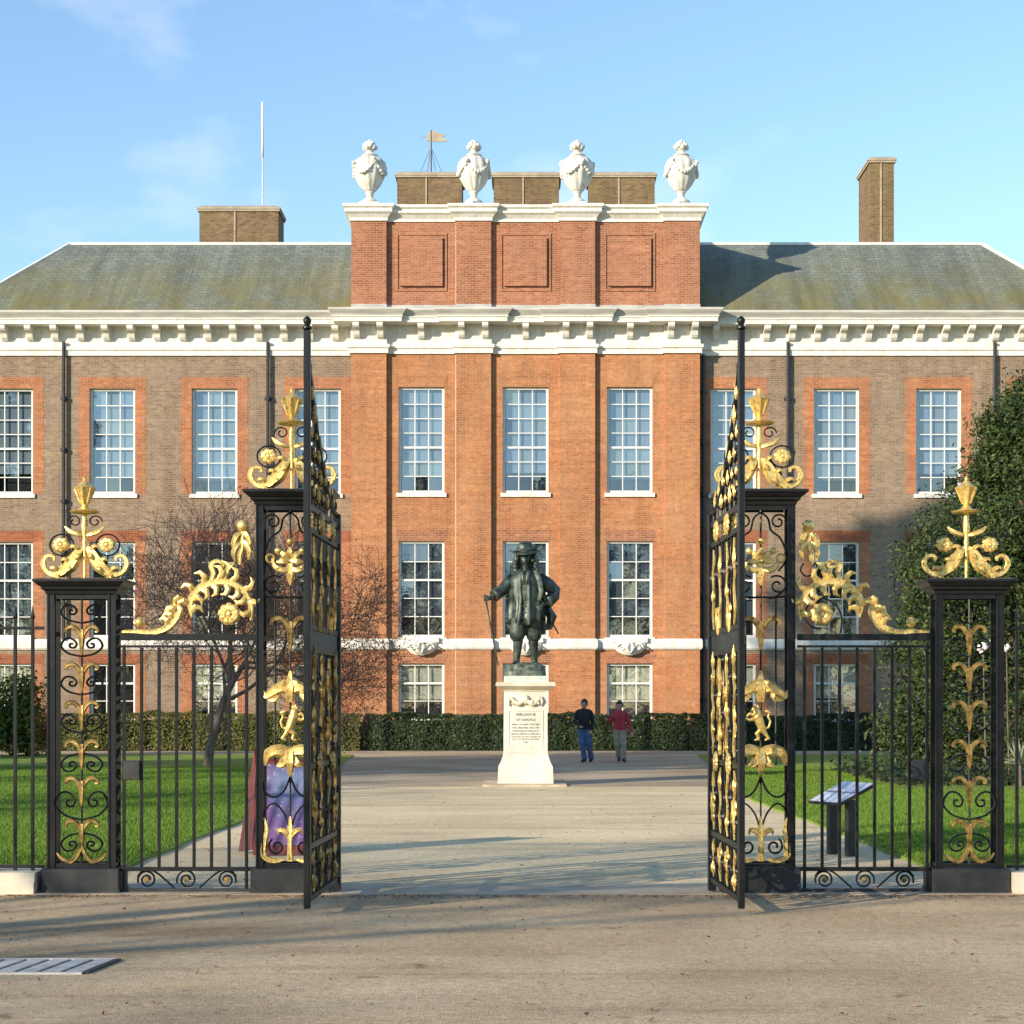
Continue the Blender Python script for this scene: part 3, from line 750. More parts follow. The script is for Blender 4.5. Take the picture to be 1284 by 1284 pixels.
# ---- weather vane and aerial
D = 70.8; vx = PX(540,D); vz0 = PZ(219,D)+.14
v = thing('weather_vane', (vx, D+.3, vz0), 'black weather vane with a pale ship shaped flag on a braced pole', 'weather vane')
mb = MB(); yv = D+.3
mb.tube([(vx,yv,vz0),(vx,yv,vz0+1.75)], .035, 6); mb.build('pole', M['pipe'], v)
for a, b in ((-.46,0),(.46,0),(-.2,.4),(.2,-.4)):
    MB().tube([(vx+a,yv+b,vz0),(vx+a*.1,yv+b*.1,vz0+.95)], .012, 5).build('stay', M['pipe'], v)
mb = MB(); zc = vz0+1.48
mb.prism_y([(vx-.16,zc-.16),(vx-.05,zc-.20),(vx+.50,zc-.20),(vx+.72,zc-.14),(vx+.40,zc-.03),(vx+.62,zc+.06),(vx+.30,zc+.16),(vx+.08,zc+.25),(vx-.12,zc+.14)], yv-.02, yv+.02)
mb.tube([(vx-.42,yv,zc),(vx-.1,yv,zc)], .02, 5)
mb.build('vane', M['coping'], v)
D = 70.9; ax = PX(327.5,D); az0 = PZ(262,D)+.1
a = thing('aerial', (ax, D+.4, az0), 'thin white aerial rising from the broad left chimney', 'aerial')
MB().tube([(ax,D+.4,az0-.1),(ax,D+.4,az0+2.1)], .028, 6).build('mast', M['steel'], a)
MB().tube([(ax,D+.4,az0+2.1),(ax,D+.4,az0+4.35)], [.055,.05,] if False else .05, 8).build('antenna', M['joinery'], a, True)
# ================================================================ THE GATE SCREEN
K = 0.00709                 # one photo pixel at the screen, in metres
GY = 15.60                  # front face of the piers
def q(u, v, y=0.0): return (u*K, y, v*K)
def arc(cx, cz, r, a0, a1, n=10, y=0.0): return [q(cx+r*cos(radians(a0+(a1-a0)*i/n)), cz+r*sin(radians(a0+(a1-a0)*i/n)), y) for i in range(n+1)]
def spiral(cx, cz, r0, r1, a0, a1, n=22, y=0.0):
    return [q(cx+(r0+(r1-r0)*t)*cos(radians(a0+(a1-a0)*t)), cz+(r0+(r1-r0)*t)*sin(radians(a0+(a1-a0)*t)), y) for t in [i/n for i in range(n+1)]]
def bez(*P, n=14):
    """smooth curve through points (Catmull-Rom), points as (u,v) or (u,v,y)"""
    P = [Vector((p[0]*K, p[2] if len(p) > 2 else 0.0, p[1]*K)) for p in P]
    out = []; m = len(P)
    for i in range(m-1):
        p0, p1, p2, p3 = P[max(i-1,0)], P[i], P[i+1], P[min(i+2,m-1)]
        k = max(3, n//(m-1)+1)
        for j in range(k):
            t = j/k
            out.append(.5*((2*p1)+(-p0+p2)*t+(2*p0-5*p1+4*p2-p3)*t*t+(-p0+3*p1-3*p2+p3)*t**3))
    out.append(P[-1]); return out
def rad(n, pts):
    """interpolate radii (in px) along n points"""
    xs = np.linspace(0,1,len(pts)); return [float(np.interp(i/(n-1), xs, pts))*K for i in range(n)]
def strap(mb, P, r=1.5, thick=2.6):
    """flat wrought strip, wider across the screen's depth"""
    mb.tube(P, r*K, 6, 1.0, thick, up=(0,1,0)); return mb
def leafy(mb, P, radii, n=7, flat=.55):
    mb.tube(P, rad(len(P), radii), 10, 1.0, flat*1.15, up=(0,1,0), flute=.30); return mb

# ---- shared ornament meshes, in px units of the screen plane
def shared(mb, name, m, smooth=True, angle=30):
    me = mb.mesh(name); me.materials.append(m)
    if smooth:
        me.polygons.foreach_set('use_smooth', [True]*len(me.polygons)); me.set_sharp_from_angle(angle=radians(angle))
    return me
def rosette_mb(r=11, petals=8):
    mb = MB()
    for k in range(petals):
        a = 2*pi*k/petals+.2
        P = [q(cos(a)*t*r, sin(a)*t*r, -.006-.018*sin(pi*min(t*1.1,1))) for t in (.15,.4,.7,.9,1.0)]
        mb.tube(P, [K*r*w for w in (.10,.24,.33,.27,.08)], 7, 1.0, .45, up=(0,1,0))
    mb.ball((0,-.022,0), r*K*.27, 8, 6, (1,.7,1)); return mb
ME_ROS = shared(rosette_mb(), 'rosette', M['gold'])
ME_ROS_OLD = shared(rosette_mb(), 'rosette', M['old_or_shaded_gold'])
ME_ROS_BIG = shared(rosette_mb(14.5, 9), 'rosette', M['gold'])
ME_RING = shared(strap(MB(), arc(0,0,15,0,360,26), 1.1, 2.2), 'ring', M['iron'])
def lily_mb(w=20, h=34):
    """a gilded lily: two curled horns over a tapering stem"""
    mb = MB()
    for s in (-1, 1):
        leafy(mb, bez((0,-h*.35),(s*w*.22,-h*.05),(s*w*.55,h*.12),(s*w*.92,h*.08),(s*w*1.0,-h*.06),(s*w*.84,-h*.06)), [2.4,3.4,3.0,2.8,2.4,.8], 7, .7)
    leafy(mb, bez((0,h*.02),(0,-h*.30),(0,-h*.65),(0,-h*.92)), [3.0,4.6,3.0,1.2], 8, .8)
    return mb
ME_LILY = shared(lily_mb(), 'lily', M['old_or_shaded_gold'])
ME_LILY_SMALL = shared(lily_mb(15, 26), 'lily', M['old_or_shaded_gold'])
def cscroll_mb(w=34, h=40):
    """a pair of iron C scrolls back to back"""
    mb = MB()
    for s in (-1, 1):
        P = bez((s*2,-h*.5),(s*w*.62,-h*.36),(s*w*.96,-h*.02),(s*w*.78,h*.33),(s*w*.46,h*.34),(s*w*.24,h*.12),(s*w*.34,-h*.08),(s*w*.55,-h*.05),(s*w*.54,h*.10),(s*w*.42,h*.10), n=34)
        strap(mb, P, 1.35, 2.6)
    return mb
ME_SCROLL = shared(cscroll_mb(), 'scroll', M['iron'])
ME_SCROLL_SMALL = shared(cscroll_mb(27, 26), 'scroll', M['iron'])
def flipz(me, name):
    m2 = me.copy(); m2.name = name
    m2.transform(Matrix.Scale(-1, 4, (0,0,1))); m2.flip_normals(); return m2
ME_SCROLL_DOWN = flipz(ME_SCROLL_SMALL, 'scroll')

def at_(name, me, parent, u, v, y=0.0, rz=0.0, ry=0.0, sc=None):
    o = link_mesh(name, me, parent, (u*K, y, v*K)); o.rotation_euler = (0, ry, rz)
    if sc: o.scale = (sc, sc, sc)
    return o

def crest(r, v0):
    """the gilt crest that stands on a pier cap; v0 = top of the cap"""
    ac = []
    for s in (-1, 1):
        mb = MB()
        P = bez((s*1.5,46),(s*9,38),(s*20,20),(s*34,8),(s*46,10),(s*53,22),(s*49,33),(s*40,33),(s*39,27), n=40)
        leafy(mb, P, [2.0,8.5,11,6.0,4.0,3.6,3.2,2.8,1.6], 10, .5)
        for i, t in enumerate((.14,.26,.38)):         # curled acanthus tips along the back
            p = P[int(t*(len(P)-1))]; a = (p[0]/K, p[2]/K)
            leafy(mb, bez((a[0]-s*3,a[1]+2),(a[0]+s*2,a[1]+8,-.03),(a[0]+s*7,a[1]+9,-.035),(a[0]+s*9,a[1]+6,-.03), n=10), [2.5,3.4,2.4,.8], 6, .6)
            leafy(mb, bez((a[0],a[1]),(a[0]-s*1,a[1]-5,-.045),(a[0]+s*3,a[1]-10,-.035), n=8), [3,3.0,.8], 6, .6)
        o = mb.build('acanthus', M['gold'], r, True, angle=30); o.location = (0, 0, v0*K)
        at_('rosette', ME_ROS, r, s*29, v0+49, -.02); at_('ring', ME_RING, r, s*29, v0+49)
        mb = strap(MB(), bez((s*29,34),(s*27,20),(s*22,8)), 1.2, 2); o = mb.build('stem', M['iron'], r); o.location = (0,0,v0*K)
        mb = leafy(MB(), bez((s*1,63),(s*8,64,-.02),(s*18,68,-.02),(s*25,75,-.01)), [2,3.6,3.8,1.0], 8, .6)
        o = mb.build('leaf', M['gold'], r, True); o.location = (0,0,v0*K)
        mb = strap(MB(), spiral(s*13, 82, 9, 3, 90-s*90, 90-s*90+s*420, 24), 1.0, 1.8); o = mb.build('scroll', M['iron'], r); o.location = (0,0,v0*K)
    o = MB().lathe([(2.2*K,0),(2.2*K,40*K),(3.4*K,52*K),(2.4*K,58*K),(3.6*K,64*K),(4.6*K,76*K),(3.2*K,90*K),(2.6*K,94*K)], 12).build('stem', M['gold'], r, True, angle=50); o.location = (0,0,v0*K)
    o = MB().lathe([(3*K,93*K),(17*K,94*K),(19*K,96.5*K),(8*K,99*K),(4*K,104*K),(3*K,106*K)], 20).build('drip_pan', M['gold'], r, True, angle=50); o.location = (0,0,v0*K)
    mb = MB(); mb.lathe([(4*K,105*K),(7*K,110*K),(10*K,120*K),(13.5*K,128*K),(14.5*K,129.5*K),(12*K,131*K),(7*K,135*K),(4*K,138*K),(2.0*K,140*K),(2.6*K,143*K),(.6*K,146*K)], 8)
    for k in range(8):
        a = 2*pi*k/8; mb.tube([(5.5*K*cos(a),5.5*K*sin(a),107*K),(13.8*K*cos(a),13.8*K*sin(a),129*K)], .9*K, 4)
    o = mb.build('lantern_finial', M['gold'], r, True, angle=30); o.location = (0,0,v0*K)

def pier_frame(H, hw=43):
    """black iron frame; origin on the ground in the middle of the front face; H = top of the cap in px"""
    r = thing('gate_pier', (0,0,0)); d = .27; g_ = (43-hw)*K
    mb = MB(); e = 49
    mb.cbox(-e*K, e*K, -(e-hw)*K, d+(e-hw)*K, 0, 31*K, .008); mb.box(-(e-1)*K-.012, (e-1)*K+.012, -(e-hw)*K-.01, d+(e-hw)*K+.01, 0, 5*K)
    mb.build('plinth', M['iron_matt'], r)
    post = MB(); w = 4.7*K
    for k, (a, b) in enumerate(((-w,-w*.55),(w*.55,w))): post.box(a, b, -w, -w*.5, 0, (H-18-31)*K)
    post.cbox(-w*.72, w*.72, -w*.72, w*.9, 0, (H-18-31)*K, .006)
    pm = shared(post, 'corner_post', M['iron'], False)
    for sx in (-1, 1):
        for yy in (w, d-w): at_('corner_post', pm, r, sx*(hw-4.7), 31, yy)
    for nm, z0, z1 in (('bottom_rail', 32, 37), ('top_rail', H-24, H-18.2)):
        mb = MB(); 
        mb.box(-(hw-10)*K, (hw-10)*K, .012, .045, z0*K, z1*K); mb.box(-(hw-10)*K, (hw-10)*K, d-.045, d-.012, z0*K, z1*K)
        mb.box(-(hw-2)*K, -(hw-7)*K, .06, d-.06, z0*K, z1*K); mb.box((hw-7)*K, (hw-2)*K, .06, d-.06, z0*K, z1*K)
        mb.build(nm, M['iron'], r)
    mb = MB()
    def ring(h, z): return [(-h*K, (hw-h)*K, z*K), (h*K, (hw-h)*K, z*K), (h*K, d+(h-hw)*K, z*K), (-h*K, d+(h-hw)*K, z*K)]
    mb.loft([ring(44,H-18),ring(45,H-14),ring(48.5,H-12),ring(49,H-9),ring(51.5,H-8),ring(56,H-3.5),ring(57.5,H-3),ring(57.5,H),ring(44,H+2.5)])
    mb.build('cap', M['iron'], r)
    crest_root = r
    n0 = set(o.name for o in r.children)
    crest(r, H+1)
    for o in r.children:
        if o.name not in n0: o.location.y += d/2; o.location.z = (H+1)*K+(o.location.z-(H+1)*K)*.90; o.scale.z *= .90
    return r, d

# ================================================================ outer pier: ladder of lilies
def outer_panel(r, y, H=393):
    rod = MB().tube([q(0,35,y), q(0,H-20,y)], 1.5*K, 6).build('stem', M['iron'], r)
    at_('scroll', ME_SCROLL, r, 0, 112, y, ry=0); at_('scroll', ME_SCROLL_DOWN, r, 0, 62, y)
    for v in (330, 283, 235, 186, 140): at_('lily', ME_LILY, r, 0, v, y-.012)
    at_('lily', ME_LILY, r, 0, 86, y-.012)
    for v in (302, 254, 206): at_('scroll', ME_SCROLL_SMALL, r, 0, v+8, y); 
    for v in (160,): at_('scroll', ME_SCROLL_DOWN, r, 0, v+2, y)
    at_('scroll', ME_SCROLL_SMALL, r, 0, 352, y)
    mb = MB()
    for s in (-1, 1):
        leafy(mb, bez((0,60),(s*5,47),(s*14,39),(s*26,44),(s*31,50)), [2.5,3.4,3.4,2.6,.8], 7, .7)
    o = mb.build('acanthus', M['old_or_shaded_gold'], r, True); o.location.y = y-.012
def side_panel(r, x, d, H):
    """plain scroll ladder on a pier's flank"""
    n = int((H-60)/92)
    MB().tube([(x*K,d/2,35*K),(x*K,d/2,(H-20)*K)], 1.5*K, 6).build('stem', M['iron'], r)
    for i in range(n):
        o = at_('scroll', ME_SCROLL_SMALL, r, x, 72+i*92, d/2, rz=pi/2)
op, d_op = pier_frame(393)
outer_panel(op, .030)


# ================================================================ inner pier: crown, beast, lambrequin, strapwork
ip, d_ip = pier_frame(505)
def lion_mb():
    """little rampant beast in relief, about 42 px tall, facing +u"""
    mb = MB(); y = -.012
    def c(a, b, ra, rb): mb.capsule((a[0]*K, y, a[1]*K), (b[0]*K, y, b[1]*K), ra*K, rb*K, 9)
    c((-3,-6),(2,8),5.0,6.2); c((2,8),(3,14),5.6,5.0)                # haunch, chest, mane
    c((3,15),(6,18),4.8,3.4); c((7,17.5),(10,16),2.6,1.8)            # head, muzzle
    c((1,20),(2,22.5),1.4,.8); c((4,21),(5,23.5),1.4,.8)             # ears
    c((5,9),(12,12),2.8,2.0); c((12,12),(15,9),2.0,2.0); c((5,6),(13,4),2.8,2.0); c((13,4),(16,6),2.0,1.9)   # fore legs
    c((-3,-8),(3,-13),4.0,2.8); c((3,-13),(1,-20),2.6,1.9); c((1,-20),(5,-21),1.9,1.4)                        # near hind leg
    c((-4,-8),(-8,-14),3.8,2.6); c((-8,-14),(-12,-19),2.4,1.8); c((-12,-19),(-8,-21),1.9,1.4)
    T = [(-5,-8),(-12,-5),(-14,2),(-11,8),(-13,13),(-9,15)]
    for i in range(5): c(T[i], T[i+1], 1.7-.1*i+(1.0 if i == 4 else 0), 1.6-.1*i+(.8 if i == 4 else 0))
    return mb
def inner_panel(r, y, front=True):
    MB().tube([q(0,160,y), q(0,485,y)], 1.4*K, 6).build('stem', M['iron'], r)
    # arched scrollwork under the cap
    mb = MB()
    for s in (-1, 1):
        strap(mb, bez((0,478),(s*9,470),(s*13,455),(s*24,446),(s*31,430),(s*30,415),(s*22,404), n=24), 1.3, 2.2)
        strap(mb, spiral(s*22, 466, 10, 3, 90-s*70, 90-s*70+s*440, 26), 1.2, 2.2)
        strap(mb, spiral(s*21, 386, 13, 3, 90+s*40, 90+s*40-s*470, 30), 1.3, 2.2)
        strap(mb, bez((s*3,372),(s*15,370),(s*27,378),(s*33,390)), 1.2, 2.2)
    o = mb.build('scroll', M['iron'], r); o.location.y = y
    # gilded sprig with berries
    mb = MB()
    for k in range(5):
        a = radians(-10+50*k); leafy(mb, bez((0,418),(cos(a)*9,418+sin(a)*9,-.02),(cos(a)*17,418+sin(a)*16,-.02)), [3,5.2,1.2], 8, .6)
    leafy(mb, bez((0,414),(0,400),(0,386)), [4,6,1], 8, .7)
    for s in (-1, 1):
        leafy(mb, bez((0,408),(s*9,405,-.02),(s*19,410,-.02),(s*23,420)), [3,4.4,3.6,1], 8, .6)
    o = mb.build('sprig', M['gold'], r, True); o.location.y = y-.012
    for u, v, b in ((-15,429,4.6),(15,429,4.6),(-15,408,3.6),(15,408,3.6),(0,441,4.4)):
        MB().ball((u*K,y-.03,v*K), b*K, 9, 6).build('berry', M['gold'], r, True)
    for s in (-1, 1):
        strap(MB(), arc(s*25,420,5,0,360,14,y-.01), 1.5, 1.6).build('ring', M['gold'], r)
    # hanging lily between iron bars
    at_('lily', ME_LILY, r, 0, 340, y-.012, sc=1.15)
    for s in (-1, 1): MB().tube([q(s*19,160,y), q(s*19,372,y)], 1.3*K, 6).build('bar', M['iron'], r)
    mb = MB(); strap(mb, bez((-33,372),(-15,371),(15,371),(33,372)), 1.3, 2); mb.build('cross_strap', M['iron'], r).location.y = y
    # crown shaped canopy
    mb = MB()
    for s in (-1, 1):
        leafy(mb, bez((0,254),(s*10,258,-.02),(s*22,252,-.02),(s*31,247),(s*34,254)), [7,8,6,4.5,1.2], 9, .6)
        leafy(mb, bez((0,264),(s*8,262,-.02),(s*15,255,-.02)), [4,5.5,2], 8, .6)
        leafy(mb, bez((s*14,250),(s*20,243,-.02),(s*28,242)), [4,4.4,1], 7, .6)
    leafy(mb, bez((0,240),(0,256,-.02),(0,270),(0,279)), [5,7.5,4,1], 9, .7)
    o = mb.build('canopy', M['gold'], r, True); o.location.y = y-.012
    # beast
    me = fused('lion', lion_mb(), M['gold'], r, .0035, 2); me.location = (2*K, y, 213*K)
    # lambrequin
    mb = MB()
    for s in (-1, 1):
        leafy(mb, bez((0,176),(s*14,179,-.02),(s*27,174,-.02),(s*32,160)), [6,8,7.5,1.5], 9, .6)
        leafy(mb, bez((s*3,172),(s*10,162,-.03),(s*17,160,-.02)), [6,6,1], 8, .6)
    leafy(mb, bez((0,180),(0,164,-.03),(0,146)), [6,8,1], 9, .7)
    o = mb.build('lambrequin', M['gold'], r, True); o.location.y = y-.012
    # strapwork below: bars, iron scrolls
    mb = MB()
    for s in (-1, 1):
        strap(mb, bez((0,146),(s*8,128),(s*20,120),(s*31,126),(s*33,140), n=18), 1.4, 2.2)
        strap(mb, bez((s*33,84),(s*31,104),(s*20,112),(s*8,100),(s*2,84), n=18), 1.2, 2.2)
        strap(mb, spiral(s*17, 58, 11, 3, 90-s*30, 90-s*30-s*450, 26), 1.5, 2.2)
    mb.tube([q(0,95,0), q(0,146,0)], 1.3*K, 6)
    o = mb.build('scroll', M['iron'], r); o.location.y = y
    # gilded foot
    mb = MB()
    for s in (-1, 1):
        leafy(mb, bez((s*33,95),(s*30,80),(s*33,62),(s*33,46),(s*20,40),(s*8,42), n=20), [1,3,4.6,5,4,2], 8, .6)
        leafy(mb, bez((0,66),(s*5,76,-.02),(s*13,79,-.02),(s*15,73)), [2.5,4,3,.8], 8, .6)
    leafy(mb, bez((0,40),(0,62,-.02),(0,82),(0,96)), [5,3,4.2,.8], 8, .7)
    o = mb.build('gilded_foot', M['gold'], r, True); o.location.y = y-.012
inner_panel(ip, .030)
mbk = d_ip-.030


PX_OUT, PX_IN = 557.5*K, 295.5*K
grp = 'openwork iron piers of the gate screen'
op.location = (-PX_OUT, GY, 0); set_props(op, 'shorter black iron pier with gilt lilies, standing beside the left lawn', 'gate pier', grp)
o2 = copy_tree(op); o2.location = (PX_OUT, GY, 0); set_props(o2, 'shorter black iron pier with gilt lilies, in front of the dark evergreen', 'gate pier', grp)
ip2 = copy_tree(ip); ip2.scale = (-1, 1, 1)
ip.location = (-PX_IN, GY, 0); set_props(ip, 'taller black iron pier with gilt crest, in front of the purple poster board', 'gate pier', grp)
ip2.location = (PX_IN, GY, 0); set_props(ip2, 'taller black iron pier with gilt crest, left of the small information lectern', 'gate pier', grp)

# ================================================================ screens between the piers
def gate_screen():
    """origin on the ground, midway; spans u -83..83, mirror for the right"""
    r = thing('railing_screen', (0,0,0)); U0, U1 = -84, 84; ys = .05
    MB().box(U0*K, U1*K, ys-.022, ys+.022, 317*K, 325*K).build('top_rail', M['iron'], r)
    MB().box(U0*K, U1*K, ys-.016, ys+.016, 308*K, 311*K).build('upper_rail', M['iron'], r)
    MB().box(U0*K, U1*K, ys-.022, ys+.022, 27*K, 32*K).build('middle_rail', M['iron'], r)
    MB().box(U0*K, U1*K, ys-.025, ys+.025, 0, 5*K).build('bottom_rail', M['iron_matt'], r)
    bar = shared(MB().cbox(-1.9*K, 1.9*K, ys-1.9*K, ys+1.9*K, 5*K, 308*K, .003), 'bar', M['iron'], False)
    short = shared(MB().cbox(-1.9*K, 1.9*K, ys-1.9*K, ys+1.9*K, 32.2*K, 307.8*K, .003), 'bar', M['iron'], False)
    for i in range(8):
        link_mesh('bar', bar if i in (0,7) else short, r, ((-79+i*22)*K, 0, 0))
    # foot panel scrolls
    for k, (u, big) in enumerate(((-50,0),(0,1),(50,0))):
        mb = MB(); rr = 12 if not big else 13
        strap(mb, spiral(u, 16, rr, 4, 200 if k != 2 else -20, 200-560 if k != 2 else -20+560, 34), 1.2, 2.2)
        o = mb.build('scroll', M['iron'], r); o.location.y = ys
        if k < 3:
            at_('rosette', ME_ROS_OLD, r, u, 16, ys-.01, sc=.34)
    mb = MB()
    for s in (-1, 1): strap(mb, bez((s*62,20),(s*54,28),(s*40,26),(s*26,15),(s*16,6), n=18), 1.2, 2.2)
    o = mb.build('tendril', M['iron'], r); o.location.y = ys
    # lock box by the outer pier
    MB().cbox(-79*K, -58*K, ys-.05, ys+.05, 142*K, 166*K, .006).build('lock_box', M['iron_matt'], r)
    # overthrow: acanthus climbing from the outer pier to the inner pier
    def ac(pts, rr, tips, name='acanthus'):
        mb = MB(); P = bez(*pts, n=44); leafy(mb, P, rr, 9, .75)
        for (t, L_, sgn) in tips:
            i = int(t*(len(P)-1)); p = P[i]; tg = (P[min(i+1,len(P)-1)]-P[max(i-1,0)]).normalized()
            nx = Vector((-tg.z,0,tg.x))*sgn
            a = Vector(p); b = a+nx*L_*.55*K+tg*L_*.30*K+Vector((0,-.03,0)); c_ = a+nx*L_*.95*K+tg*L_*.15*K+Vector((0,-.028,0)); e = a+nx*L_*1.05*K-tg*L_*.25*K+Vector((0,-.02,0))
            mb.tube([a-tg*1.5*K, a*.5+b*.5, b, c_, e], [2.6*K, 4.4*K, 4.0*K, 3.0*K, .8*K], 7, 1.0, .6, up=(0,1,0))
        o = mb.build(name, M['gold'], r, True, angle=30); o.location.y = ys; return o
    # u: pier edge at -84 .. 84 ; image x = u + 233 -> v = 1120-y
    ac([(-82,328),(-62,328),(-42,327),(-25,333),(-14,345),(-10,357),(-16,361),(-20,354)], [2,3.4,4.4,5.6,6,5,3.4,1.2],
       [(.45,13,1),(.55,14,1),(.65,15,1),(.75,13,1),(.80,12,-1)])
    MB().ball((-59*K, ys-.01, 340*K), 6.4*K, 12, 8).build('ball', M['gold'], r, True)
    ac([(6,346),(4,362),(9,376),(22,386),(40,391),(58,388),(72,378),(80,360),(80,342)], [1.2,4.4,5.4,5.8,5.8,5.4,5,4,1],
       [(.08,15,-1),(.14,14,1),(.20,15,-1),(.26,16,1),(.34,15,-1),(.38,18,1),(.45,16,-1),(.50,19,1),(.57,16,-1),(.62,19,1),(.70,16,-1),(.74,18,1),(.80,15,-1),(.84,16,1),(.92,14,-1)])
    at_('rosette', ME_ROS_BIG, r, 54, 350, ys-.02)
    mb = strap(MB(), bez((30,326),(28,345),(36,362),(54,370),(70,362),(74,346),(66,334),(54,332), n=36), 1.3, 2.2); o = mb.build('scroll', M['iron'], r); o.location.y = ys
    # pair of trumpets and the tall leaf by the pier
    mb = MB()
    leafy(mb, bez((30,392),(33,402),(30,412),(38,417),(46,412),(42,406)), [3,3.4,3.4,3,2.2,.8], 8, .7)
    leafy(mb, bez((46,394),(50,404),(52,412),(44,417)), [3.4,4.2,3.4,.8], 8, .7); leafy(mb, bez((50,404),(56,412),(62,416)), [3,3.4,.8], 8, .7)
    o = mb.build('acanthus', M['gold'], r, True); o.location.y = ys
    mb = MB()
    leafy(mb, bez((66,412),(66,424),(69,436),(69,452)), [2.4,3.6,4,2], 8, .8)
    for s, v in ((-1,430),(1,432),(-1,442),(1,444)):
        leafy(mb, bez((69,v+10),(69+s*6,v+6,-.02),(69+s*10,v-4,-.02),(69+s*8,v-14,-.01)), [2.5,4.2,3.6,.8], 8, .65)
    o = mb.build('leaf_spray', M['gold'], r, True); o.location.y = ys
    MB().ball((71*K, ys-.01, 461*K), 8*K, 14, 9).build('ball', M['gold'], r, True)
    mb = strap(MB(), bez((64,400),(74,398),(80,406),(76,414)), 1.2, 2.2); strap(mb, bez((71,453),(62,440),(58,424),(64,410)), 1.0, 2); o = mb.build('scroll', M['iron'], r); o.location.y = ys
    return r
gs = gate_screen(); gs2 = copy_tree(gs)
gs.location = ((233-CX)*K, GY, 0); set_props(gs, 'barred iron screen with gilt acanthus crest, left of the open gates', 'railing screen', 'barred screens with gilt acanthus between the piers')
gs2.scale = (-1,1,1); gs2.location = ((1085-CX)*K, GY, 0); set_props(gs2, 'barred iron screen with gilt acanthus crest, in front of the information lectern', 'railing screen', 'barred screens with gilt acanthus between the piers')

# ================================================================ railings on stone kerbs beyond the piers
def far_railing(side, n=30):
    r = thing('railing', (side*4.30, GY, 0)); ys = .10
    u0 = (50 if side > 0 else 52)
    x0 = side*4.312; x1 = side*(4.312+n*22*K)
    a, b = min(x0,x1), max(x0,x1)
    MB().box(a, b, GY+ys-.02, GY+ys+.02, 30*K, 34*K).build('bottom_rail', M['iron'], r)
    MB().box(a, b, GY+ys-.02, GY+ys+.02, 331*K, 334.5*K).build('top_rail', M['iron'], r)
    mb = MB().cbox(-2.0*K,2.0*K,-2.0*K,2.0*K,26*K,330.9*K,.003); bm_ = shared(mb, 'bar', M['iron'], False)
    sp_ = shared(MB().lathe([(2.0*K,334.6*K),(2.0*K,344*K),(3.2*K,347*K),(1.6*K,352*K),(.3*K,362*K)], 6), 'spike', M['iron'], False)
    for i in range(n):
        x = side*(CX-37 if side < 0 else 1279-CX)*K + side*i*22*K
        if abs(x) < abs(x0): continue
        link_mesh('bar', bm_, r, (x-side*4.30, ys, 0))
        link_mesh('spike', sp_, r, (x-side*4.30, ys, 0))
    return r
r = far_railing(-1); set_props(r, 'plain black iron railing running out of the picture beside the left lawn', 'railing', 'iron railings beyond the piers')
r = far_railing(1); set_props(r, 'plain black iron railing running out of the picture past the spiky plant', 'railing', 'iron railings beyond the piers')
for s, lab in ((-1,'pale stone kerb block under the railing beside the left lawn'),(1,'pale stone kerb block under the railing at the evergreen side')):
    x0 = (CX-47)*K if s < 0 else (1267-CX)*K
    n = 4
    kb = thing('stone_kerb', (s*x0, GY, 0), lab, 'kerb', 'stone kerbs under the railings')
    for i in range(n):
        a, b = s*(x0+i*1.25), s*(x0+i*1.25+1.244)
        a, b = min(a,b), max(a,b)
        mb = MB(); f = GY-.10
        mb.prism_x([(f-.03,-.02),(f-.03,.09),(f-.015,.11),(f,.118),(f,.165),(f+.02,.19),(f+.42,.19),(f+.45,-.02)], a, b)
        mb.build('kerb_stone', M['stone'], kb)

